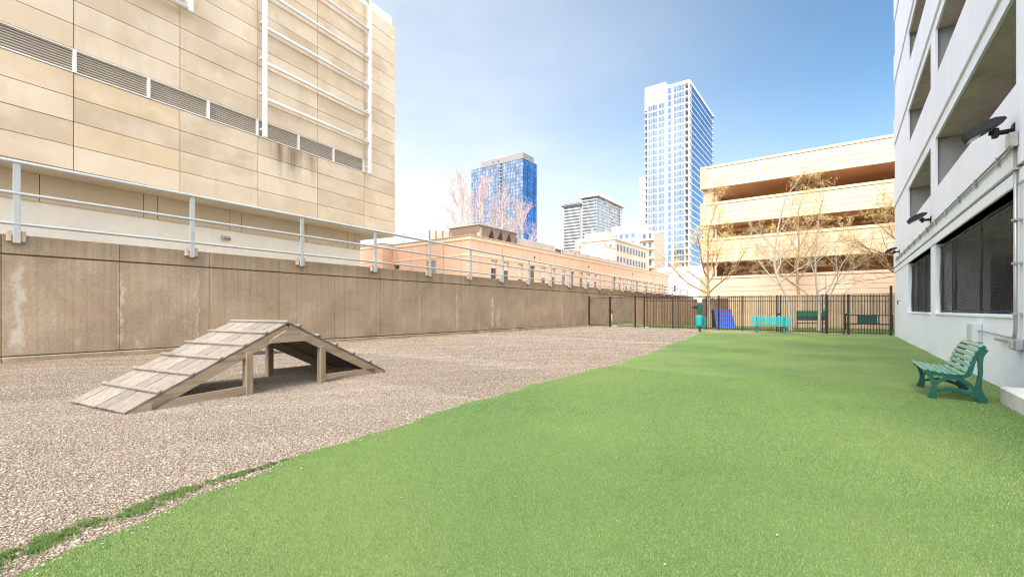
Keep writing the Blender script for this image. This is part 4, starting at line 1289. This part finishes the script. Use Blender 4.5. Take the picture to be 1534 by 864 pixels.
for fi, z in enumerate(flr):
    zz = z+.12+.22*(fi % 3 == 2)-.0
    for ci, (a, c, n) in enumerate(cols):
        if ci < 2 and fi < 2: continue
        if fi < 25:
            if ci not in protos: protos[ci] = window_obj(c-a, 2.4, n, ci).build('window', M['glass_pale'], wt); o = protos[ci]
            else:
                o = protos[ci].copy(); COL.objects.link(o); o.parent = wt
            o.location = (a, 0, zz); cnt += 1
        else:
            t_ = window_obj(c-a, 2.4, n, ci); bI = len(extra.v)
            extra.v += [(p[0]+a, p[1], p[2]+zz) for p in t_.v]; extra.f += [tuple(bI+i for i in q) for q in t_.f]; extra.sm += t_.sm
tag(extra.build('window', M['glass_pale'], wt), kind='stuff')
sl = MB()
for fi, z in enumerate(flr+[H]):
    sl.box(W_-2.2, W_+.05, -.06, 2.6, z-.28, z+.12*(1+(fi % 3 == 0)))
    if z < H-8: sl.box(-.04, 1.75, -.06, 1.8, z-.28, z+.1)
    sl.box(W_-.3, W_+.5, D_-2.5, D_+.3, z-.3, z+.1)
sl.build('balcony_slab', M['white_far'], wt)
for k in (0,): MB().box(W_-.5, W_-.01, -.1, .4, 0, H-.3).build('corner_column', M['white_far'], wt)
rc = MB(); rc.box(W_-2.2, W_-.3, 2.45, 2.58, 0, H-.4); rc.box(.1, 1.7, 1.65, 1.78, 0, H-8)
rc.build('balcony_recess', M['taupe_far'], wt)
rg = MB()
for z in flr:
    y = 3.0
    while y < D_-3.2:
        rg.box(W_-.02, W_+.06, y, min(y+2.9, D_-3.0), z+.35, z+2.72); y += 3.0
rg.build('side_glass', M['glass_sky'], wt)
MB().box(0.1, 10.3, .4, 14, H-8, H+3.4).build('penthouse', M['penthouse_grey'], wt)
MB().box(10.2, W_+.2, -.2, D_+.2, H-.3, H+1.1).build('parapet', M['white_far'], wt)
MB().box(-3.2, 0.0, 3, 20, -.05, 66).build('annex', M['white_far'], wt)
for k in range(20):
    MB().box(-3.25, -1.0, 2.7, 3.2, 3+3*k, 3.3+3*k).build('annex_slab', M['grey_far'], wt)

# --- blue tower
x0, x1, y0, y1, H = -273.0, -216.0, 313.0, 334.6, 128.0
bt = thing('blue_tower', 'blue glass high rise with grey brown penthouse behind the reddish bare trees', 'tower', (x0, y0, 0))
W_, D_ = x1-x0, y1-y0
MB().box(.2, W_-.2, .2, D_-.2, -.06, H-.2).build('frame', M['mullion'], bt)
cw = MB(); rr = random.Random(9)
xs = [0]
while xs[-1] < W_-1.2: xs.append(xs[-1]+rr.choice((1.15, 1.15, 1.7, 2.3)))
xs[-1] = W_
for z in [H-3.0*k for k in range(1, 43)]:
    for a, c in zip(xs[:-1], xs[1:]):
        if 33.0 < (a+c)/2 < 35.8: continue
        cw.box(a+.13, c-.13, -.02, .24, z+.12, z+2.86)
cw.build('curtain_wall', M['glass_front'], bt)
pl = MB(); k = 0
for i, a in enumerate(xs[1:-1]):
    if i % 3 == 1: pl.box(a-.28, a+.28, -.14, .2, 0, H-.3)
pl.build('pier', M['mullion'], bt)
for k in range(1, 42):
    z = H-3.0*k
    o = MB().box(33.0, 35.8, -.3, .26, z+.0, z+.9).build('balcony', M['taupe_far'], bt)
dv = MB().box(33.0, 35.8, .1, .21, 0, H-.5).build('balcony_recess', M['void'], bt)
sws = [MB(), MB(), MB()]
for z in [H-3.0*k for k in range(1, 43)]:
    y = 0.3
    while y < D_-1.6:
        if not (5.0 < y < 7.4 or 14.4 < y < 16.6): sws[(y > 6)+(y > 15)].box(W_-.22, W_+.02, y, y+1.75, z+.15, z+2.85)
        y += 1.95
for sw in sws: sw.build('side_curtain_wall', M['glass_blue'], bt)
sv = MB(); sv.box(W_-.2, W_-.1, 5.1, 7.9, 0, H-4); sv.box(W_-.2, W_-.1, 14.5, 17.2, 0, H-8); sv.build('side_recess', M['void'], bt)
MB().box(12, W_+.4, -.4, 16, H-.2, H+4.8).build('penthouse', M['taupe_far'], bt)
MB().box(27, 38, 3, 12, H+4.8, H+8.2).build('plant_room', M['beige_far'], bt)
MB().box(0, W_, 0, D_, H-.2, H+.4).build('parapet', M['mullion'], bt)
vt = MB(); vt.box(25.5, 27, -.45, -.39, H+1.4, H+2.6); vt.box(30.5, 32, -.45, -.39, H+1.5, H+2.8); vt.build('louvre', M['void'], bt)

# --- grey tower
x0, x1, y0, y1, H = -219.6, -183.8, 387.0, 448.0, 107.0
gt = thing('grey_tower', 'grey glass and white banded mid rise tower with flat projecting roof', 'tower', (x0, y0, 0))
W_, D_ = x1-x0, y1-y0
gb = MB(); gb.box(.2, 17.6, 1.6, D_, -.06, H-5); gb.box(17.6, 20.5, 3.2, D_, -.06, H-5); gb.box(20.4, W_-.2, .2, D_-.2, -.06, H-.4)
gb.build('frame', M['grey_far'], gt)
rr = random.Random(21)
for k in range(1, 35):
    gl = MB(); gl2 = MB(); bd = MB(); bd2 = MB(); sd = MB(); sb = MB()
    z = H-3.0*k
    if k > 1:
        a = .4
        while a < 17: gl.box(a+.06, min(a+2.1, 17.3), 1.4, 1.65, z+.95, z+2.75); a += 2.15
        bd.box(0, 17.5, 1.2, 1.7, z-.1, z+.9)
    a = 20.8
    while a < W_-.6: gl2.box(a+.05, min(a+1.85, W_-.4), .0, .25, z+.75, z+2.8); a += 1.9
    bd2.box(20.4, W_+.1, -.15, .3, z-.12, z+.62)
    y = .6
    while y < 8: sd.box(W_-.25, W_+.02, y+.05, y+1.85, z+.75, z+2.8); y += 1.9
    y = 10
    while y < D_-6:
        if rr.random() < .8: sd.box(W_-.25, W_+.03, y+.3, y+rr.choice((2.4, 3.4)), z+.9, z+2.6)
        y += 4.1
    sb.box(W_-.1, W_+.14, -.1, D_-4, z-.12, z+.30)
    gl2.build('ribbon_window', M['glass_grey'], gt); bd2.build('floor_band', M['white_far'], gt)
    if gl.v: gl.build('ribbon_window', M['glass_grey'], gt); bd.build('floor_band', M['white_far'], gt)
    sd.build('side_window', M['glass_grey'], gt); sb.build('side_floor_band', M['white_far'], gt)
MB().box(W_-.2, W_+.05, D_-10, D_-8.2, 0, H-2).build('side_recess', M['void'], gt)
MB().box(-2.5, 19.5, -.6, D_*.6, H-5.2, H-4.4).build('roof_canopy', M['taupe_far'], gt)
MB().box(18.5, W_+2.2, -2.0, D_+1, H-.4, H+.7).build('roof_canopy', M['cream_far'], gt)
MB().box(17, W_-1.5, 2, D_*.62, H+.7, H+5.0).build('penthouse', M['grey_far'], gt)

# --- lower buildings between them
def window_grid(parent, axis, fixed, a0, a1, z0, z1, na, nz, wf, hf, mat, name='window'):
    pa, pz = (a1-a0)/na, (z1-z0)/nz
    for j in range(nz):
        for i in range(na):
            a = a0+pa*(i+.5); z = z0+pz*(j+.5); m_ = MB()
            if axis == 'x': m_.box(fixed-.02, fixed+.05, a-pa*wf/2, a+pa*wf/2, z-pz*hf/2, z+pz*hf/2)
            else: m_.box(a-pa*wf/2, a+pa*wf/2, fixed-.05, fixed+.02, z-pz*hf/2, z+pz*hf/2)
            m_.build(name, mat, parent)
x1, y0 = -44.5, 103.6
t = thing('office_block', 'beige low office block with rows of small dark windows beyond the salmon roof', 'building', (x1, y0, 0))
MB().box(-9, 0, 0, 24, -.06, 18.3).build('wall', M['beige_far'], t)
MB().box(-9.2, .25, -.25, 24.2, 18.3, 18.9).build('cornice', M['far_tan'], t)
MB().box(-.02, .06, .3, 24, 8.2, 11.9).build('base_wall', M['duct_grey'], t)
window_grid(t, 'x', 0, .8, 21.5, 12.2, 18.0, 10, 2, .55, .52, M['win_dark'])
window_grid(t, 'y', 0, -3.2, -.4, 12.2, 18.0, 2, 2, .4, .5, M['win_dark'])
MB().box(-8.6, -2.5, 1, 6, 18.9, 20.6).build('plant_room', M['beige_far'], t)
p = atd(869, 400, 95); q = atd(911, 400, 95)
t = thing('cream_block', 'plain cream windowless block rising beyond the salmon roof', 'building', (p[0], p[1], 0))
MB().box(0, 5.8, 0, 5, -.06, 14.0).build('wall', M['cream_far'], t)
MB().box(-.1, 5.9, -.1, 5.1, 14.0, 14.2).build('roof_edge', M['beige_far'], t)
MB().box(-2.2, -.1, -.5, 3, 11, 13.6).build('side_wing', M['duct_brown'], t)
p = atd(862, 400, 125)
t = thing('stepped_block', 'tan stepped building with pilasters left of the grey tower base', 'building', (p[0], p[1], 0))
MB().box(0, 5.6, 0, 12, -.06, 20.6).build('wall', M['beige_far'], t)
MB().box(5.6, 10.5, 1, 12, -.06, 19.0).build('wing', M['beige_far'], t)
MB().box(-1.6, 0, .5, 8, -.06, 17.6).build('wing', M['far_tan'], t)
for x in (-.05, 2.6, 5.4, 7.8, 10.2): MB().box(x, x+.4, -.25, .3 if x < 5.5 else 1.2, 0, 20.0 if x < 5.5 else 18.5).build('pilaster', M['far_tan_edge'], t)
window_grid(t, 'y', 0, .7, 2.3, 14.5, 19.5, 1, 2, .6, .4, M['win_dark'])
window_grid(t, 'y', 1, 8.4, 10.0, 14.0, 18.0, 1, 2, .6, .4, M['win_dark'])
MB().box(4.6, 4.9, .3, .6, 20.6, 23.2).build('flue', M['far_tan'], t)
p = atd(916, 400, 175); q = atd(955, 400, 170)
t = thing('white_block', 'white flat roofed apartment block in front of the white tower', 'building', (p[0], p[1], 0))
w_ = q[0]-p[0]
MB().box(0, w_, 0, 24, -.06, 33).build('wall', M['white_far'], t)
window_grid(t, 'y', 0, .4, w_-.2, 8, 30.5, 4, 8, .62, .62, M['glass_pale'])
window_grid(t, 'x', w_, 1, 23, 8, 31.5, 3, 8, .4, .55, M['glass_grey'])
for k in range(8): MB().box(w_+.06, w_+1.1, 5, 19, 8.2+2.9*k, 8.45+2.9*k).build('balcony', M['grey_far'], t)
MB().box(w_*.7, w_, 2, 12, 33, 35.2).build('plant_room', M['grey_far'], t)
p = atd(985, 440, 120); q = atd(1052, 440, 120)
t = thing('pale_block', 'low pale block with a single dark slot below the white tower', 'building', (p[0], p[1], 0))
MB().box(0, q[0]-p[0]+6, 0, 16, -.06, 12.4).build('wall', M['white_far'], t)
for z in (5, 8, 11): MB().box(-.08, q[0]-p[0]+6.1, -.1, .0, z, z+.35).build('floor_band', M['cream_far'], t)
MB().box(4.2, 4.7, -.05, .02, 6, 7.6).build('window', M['void'], t)
p = atd(966, 400, 150)
t = thing('cream_tower_base', 'narrow tan balcony building between the white block and the white tower', 'building', (p[0]-1.5, p[1], 0))
MB().box(0, 4.6, 0, 10, -.06, 27).build('wall', M['beige_far'], t)
for k in range(8): MB().box(-.2, 4.8, -1.0, 0, 3.0*k+3, 3.0*k+3.25).build('balcony', M['cream_far'], t)
window_grid(t, 'y', 0, .4, 4.2, 3.3, 27, 2, 8, .5, .55, M['win_dark'])

# ================================================================== TREES
def make_tree(name, label, base, H, r0, seed, limbs, mat, buds=0, bud_mat=None, trunk=None, group=None, density=1.0, spread=.55, up=.35, budh=(.45, 1.0), twigk=1.0, twmat=None):
    """limbs: list of (height fraction on trunk, azimuth, elevation deg, length)"""
    rnd = random.Random(seed)
    root = thing(name, label, 'tree', base, 0, group)
    wood = MB(); tw = MB(); tips = []
    def walk(p, d, L, n, wander, upk):
        pts = [p.copy()]; dd = d.normalized(); out = [dd.copy()]
        for i in range(n):
            dd = (dd+Vector((rnd.gauss(0, wander), rnd.gauss(0, wander), rnd.gauss(0, wander)+upk/n))).normalized()
            p = p+dd*(L/n); pts.append(p.copy()); out.append(dd.copy())
        return pts, out
    def grow(p, d, L, r, lev):
        n = (6, 5, 4, 3)[min(lev, 3)]
        pts, ds = walk(p, d, L, n, (.13, .17, .2, .22)[min(lev, 3)], up*(1, .8, .6, .4)[min(lev, 3)])
        e = r*(.32 if lev < 2 else .4)
        rs = [r+(e-r)*i/n for i in range(n+1)]
        (wood if lev <= 1 else tw).tube(pts, rs, (8, 6, 4, 3)[min(lev, 3)], caps=False)
        if lev >= 2:
            for q in pts[1:]: tips.append(q)
        if lev >= 3: return
        nb = int((8, 7, 5)[lev]*density*rnd.uniform(.8, 1.2))
        for k in range(nb):
            f = .22+.78*(k+rnd.random())/nb
            i = min(int(f*n), n-1); q = pts[i].lerp(pts[i+1], f*n-i); d0 = ds[i+1]
            side = d0.orthogonal(); side.rotate(Matrix.Rotation(rnd.uniform(0, 2*PI), 3, d0)); 
            dn = (d0*rnd.uniform(.5, .9)+side.normalized()*rnd.uniform(.5, .95)+Vector((0, 0, .12))).normalized()
            rr_ = (r+(e-r)*f)*rnd.uniform(.42, .62)
            grow(q, dn, L*rnd.uniform(.36, .58)*(1.12-.45*f)*(1 if lev else 1.0), max(rr_, .0045*twigk), lev+1)
    tp = [Vector(p) for p in (trunk or [(0,0,-.1),(.03,0,H*.25),(-.02,.05,H*.5),(.02,0,H*.8)])]
    n = len(tp); rs = [r0*(1.35 if i == 0 else 1-.72*i/(n-1)) for i in range(n)]
    # smooth the trunk line
    fine = []; fr_ = []
    for i in range(n-1):
        p0, p1, p2, p3 = tp[max(i-1, 0)], tp[i], tp[i+1], tp[min(i+2, n-1)]
        for k in range(5):
            t_ = k/5; t2 = t_*t_; t3 = t2*t_
            fine.append(.5*((2*p1)+(p2-p0)*t_+(2*p0-5*p1+4*p2-p3)*t2+(3*p1-p0-3*p2+p3)*t3)); fr_.append(rs[i]+(rs[i+1]-rs[i])*t_)
    fine.append(tp[-1]); fr_.append(rs[-1])
    trunk_mb = MB(); trunk_mb.tube(fine, fr_, 12, caps=False)
    wood = trunk_mb
    for hf, az, el, L in limbs:
        i = min(int(hf*(len(fine)-1)), len(fine)-2)
        d = Vector((math.cos(R(az))*math.cos(R(el)), math.sin(R(az))*math.cos(R(el)), math.sin(R(el))))
        grow(fine[i], d, L, fr_[i]*.62, 0)
    grow(fine[-1], (fine[-1]-fine[-3]).normalized(), H-fine[-1].z if H-fine[-1].z > .6 else .8, fr_[-1], 0)
    wood.build('trunk', mat, root)
    tw.build('crown', twmat or mat, root)
    if buds:
        P = []; 
        for _ in range(buds):
            q = rnd.choice(tips)
            f = q.z/H
            if f < budh[0] and rnd.random() > .25: continue
            P.append((q.x+rnd.gauss(0, .06), q.y+rnd.gauss(0, .06), q.z+rnd.gauss(0, .06)))
        P = np.array(P); n = len(P)
        a = RNG.normal(0, 1, (n, 3)); a /= np.linalg.norm(a, axis=1)[:, None]
        b_ = RNG.normal(0, 1, (n, 3)); b_ = np.cross(a, b_); b_ /= np.linalg.norm(b_, axis=1)[:, None]
        s = RNG.uniform(.016, .038, n)[:, None]
        V = np.stack([P-a*s, P+b_*s*.55, P+a*s, P-b_*s*.55], 1).reshape(-1, 3)
        np_mesh('buds', V, np.arange(4*n).reshape(-1, 4), bud_mat, root)
    return root

make_tree('budding_tree', 'spreading tree with yellow buds between the waste station and the blue ramp', (-7.35, 33.0, 0), 9.6, .15, 3,
          [(.52,200,28,4.2),(.55,150,38,3.4),(.5,-15,34,4.0),(.62,20,48,3.2),(.68,235,48,3.2),(.8,100,55,2.8),(.85,-60,55,2.8),(.7,60,42,3.2)],
          M['bark_warm'], 13000, M['buds'], [(0,0,-.1),(.02,0,1.2),(-.05,0,2.4),(-.1,.05,4.2),(-.05,0,6.4)], twmat=M['twig'], group='bare trees behind the black fence')
make_tree('bare_tree', 'slender pale barked bare tree leaning over directly beside the turquoise bench', (-2.55, 31.0, 0), 9.4, .115, 8,
          [(.42,195,30,2.6),(.46,10,35,2.6),(.6,165,42,2.8),(.62,5,44,2.6),(.72,200,55,2.2),(.78,-20,55,2.4),(.5,90,30,2.2)],
          M['bark_pale'], 900, M['buds'], [(.12,0,-.1),(.05,0,1.0),(-.12,0,2.1),(-.62,.05,3.4),(-.72,0,4.6),(-.5,0,6.2),(-.15,0,7.8)], twmat=M['twig'], group='bare trees behind the black fence')
make_tree('bare_tree', 'multi stemmed pale bare tree beside the green bench behind the fence', (-1.15, 32.4, 0), 9.0, .09, 15,
          [(.22,10,62,4.4),(.3,190,55,3.6),(.34,40,58,4.2),(.45,-30,48,3.4),(.6,150,50,2.6),(.7,20,50,2.6)],
          M['bark_pale'], 3500, M['buds'], [(0,0,-.1),(.05,0,1.3),(-.08,0,2.6),(-.15,.05,4.4),(.0,0,6.6)], twmat=M['twig'], group='bare trees behind the black fence')
make_tree('budding_tree', 'yellow budding tree reaching out from behind the far end of the white garage', (3.6, 36.0, 0), 10.5, .14, 23,
          [(.4,185,22,4.0),(.45,170,36,4.0),(.55,200,40,3.8),(.62,150,45,3.4),(.7,190,48,3.4),(.8,170,55,2.8),(.6,20,40,3.0)],
          M['bark_warm'], 10000, M['buds'], [(0,0,-.1),(.0,0,1.6),(-.1,0,3.6),(-.05,.05,5.4),(.0,0,7.4)], twmat=M['twig'], group='bare trees behind the black fence')
make_tree('budding_tree', 'bushy yellow budding tree close against the middle of the tan garage', (-2.6, 38.9, 0), 10.8, .12, 31,
          [(.4,185,35,3.2),(.45,-5,36,3.4),(.55,200,45,3.2),(.6,20,48,3.2),(.7,160,52,3.0),(.75,-30,52,3.0),(.5,90,40,2.2)],
          M['bark_warm'], 9000, M['buds'], [(0,0,-.1),(.05,0,1.8),(-.05,0,3.8),(.05,.05,5.8),(.0,0,7.8)], twmat=M['twig'], group='bare trees behind the black fence')
for (u, vt, t_, sd, lab) in ((690, 258, 62, 41, 'tall bare reddish tree standing clear of the blue tower against open sky'), (722, 262, 66, 42, 'bare reddish tree just behind the brown rooftop hopper box'),
                             (752, 282, 68, 43, 'bare reddish tree before the middle of the blue tower'), (782, 298, 70, 44, 'shortest bare reddish tree before the dark blue side of the blue tower')):
    p = atd(u, 400, t_); H = CAMH+(HOR-vt)/FP*t_
    make_tree('reddish_tree', lab, (p[0], p[1], 0), H, .24, sd,
              [(.45,180,50,5.0),(.5,0,52,5.0),(.58,60,58,4.6),(.62,220,60,4.6),(.7,130,62,4.2),(.75,-40,62,4.2),(.82,190,66,3.6),(.86,20,66,3.6)],
              M['twig_red'], 0, None, [(0,0,-.1),(.05,0,H*.3),(-.1,0,H*.5),(.05,.05,H*.7),(.0,0,H*.85)], group='reddish bare trees behind the salmon building', density=1.15, up=.7, twigk=2.2)

# ================================================================== CAMERA, SKY, SUN
cam = bpy.data.cameras.new('camera'); co = bpy.data.objects.new('camera', cam); COL.objects.link(co)
co.location = (0, 0, CAMH); co.rotation_euler = (R(90), 0, TH)
cam.sensor_width = 36; cam.lens = FP/1534*36; cam.shift_y = 32.5/1534
cam.clip_start = .05; cam.clip_end = 4000
SC.camera = co

AZ = (.17, -.985); EL = 47.0
sd = Vector((AZ[0]*math.cos(R(EL)), AZ[1]*math.cos(R(EL)), math.sin(R(EL)))).normalized()
L = bpy.data.lights.new('sun', 'SUN'); lo = bpy.data.objects.new('sun', L); COL.objects.link(lo)
L.energy = SUN_E; L.angle = R(SUN_A); L.color = (1.0, .93, .84)
lo.rotation_euler = (-sd).to_track_quat('-Z', 'Y').to_euler()
lo.location = (30, -40, 60)

w = bpy.data.worlds.new('World'); SC.world = w; w.use_nodes = True
nt = w.node_tree; bg = nt.nodes['Background']
sky = nt.nodes.new('ShaderNodeTexSky'); sky.sky_type = 'NISHITA'; sky.sun_disc = False
sky.sun_elevation = R(EL); sky.sun_rotation = math.atan2(AZ[0], AZ[1])
sky.air_density = 1.0; sky.dust_density = .6; sky.ozone_density = .6; sky.altitude = 1200
# thin bright cloud low in the sky, thicker toward the west (left of the view)
tc = nt.nodes.new('ShaderNodeTexCoord'); nz = nt.nodes.new('ShaderNodeTexNoise'); mp = nt.nodes.new('ShaderNodeMapping')
mp.inputs['Scale'].default_value = (1.3, 1.3, 3.2)
nt.links.new(tc.outputs['Generated'], mp.inputs[0]); nt.links.new(mp.outputs[0], nz.inputs['Vector'])
nz.inputs['Scale'].default_value = 1.6; nz.inputs['Detail'].default_value = 6; nz.inputs['Roughness'].default_value = .55
sep = nt.nodes.new('ShaderNodeSeparateXYZ'); nt.links.new(tc.outputs['Generated'], sep.inputs[0])
def mrange(src, a, b, c, d):
    x = nt.nodes.new('ShaderNodeMapRange'); x.clamp = True; x.interpolation_type = 'SMOOTHSTEP'
    for k, v in zip(('From Min','From Max','To Min','To Max'), (a,b,c,d)): x.inputs[k].default_value = v
    nt.links.new(src, x.inputs['Value']); return x.outputs[0]
def mth(op, a, b):
    x = nt.nodes.new('ShaderNodeMath'); x.operation = op
    for i, s in enumerate((a, b)):
        if isinstance(s, (int, float)): x.inputs[i].default_value = s
        else: nt.links.new(s, x.inputs[i])
    return x.outputs[0]
west = mrange(sep.outputs['X'], .12, -.85, .0, 1.0)
lowz = mrange(sep.outputs['Z'], .02, .75, 1.0, .72)
cl = mrange(nz.outputs['Fac'], .25, .7, .7, 1.0)
haze_f = mth('MULTIPLY', mth('ADD', mth('MULTIPLY', west, lowz), mth('MULTIPLY', mrange(sep.outputs['Z'], .0, .42, 1, 0), .55)), cl)
haze_f = mth('MINIMUM', haze_f, .93)
mx = nt.nodes.new('ShaderNodeMix'); mx.data_type = 'RGBA'
nt.links.new(haze_f, mx.inputs[0]); tint = nt.nodes.new('ShaderNodeMix'); tint.data_type = 'RGBA'; tint.blend_type = 'MULTIPLY'; tint.inputs[0].default_value = 1; tint.inputs[7].default_value = (.86, 1.10, 1.10, 1); nt.links.new(sky.outputs[0], tint.inputs[6]); nt.links.new(tint.outputs[2], mx.inputs[6]); mx.inputs[7].default_value = (*CLOUD, 1)
# bright fill added to the unseen sky: behind the viewer, overhead and to the east
rear = mth('MAXIMUM', mth('MAXIMUM', mrange(sep.outputs['Y'], .10, -.45, 0, 1), mrange(sep.outputs['X'], .30, .65, 0, 1)), mrange(sep.outputs['Z'], .64, .86, 0, 1))
rear = mth('MULTIPLY', rear, mrange(nz.outputs['Fac'], .30, .55, .45, 1.0))
mx2 = nt.nodes.new('ShaderNodeMix'); mx2.data_type = 'RGBA'
nt.links.new(rear, mx2.inputs[0]); nt.links.new(mx.outputs[2], mx2.inputs[6]); mx2.inputs[7].default_value = (*FILL_SKY, 1)
nt.links.new(mx2.outputs[2], bg.inputs['Color']); bg.inputs['Strength'].default_value = SKY_S

SC.view_settings.view_transform = 'Standard'; SC.view_settings.look = 'None'
SC.view_settings.exposure = EXPO; SC.view_settings.gamma = 1.0
SC.render.engine = 'CYCLES'
cy = SC.cycles
cy.max_bounces = 7; cy.diffuse_bounces = 4; cy.glossy_bounces = 3; cy.transmission_bounces = 2; cy.transparent_max_bounces = 8
cy.caustics_reflective = False; cy.caustics_refractive = False
cy.sample_clamp_indirect = 6
cy.use_denoising = DENOISE
cy.filter_width = 1.15
cy.denoising_prefilter = 'NONE'
try: cy.denoiser = 'OPENIMAGEDENOISE'; cy.denoising_input_passes = 'RGB_ALBEDO_NORMAL'
except Exception: pass
cy.use_adaptive_sampling = True; cy.adaptive_threshold = .015
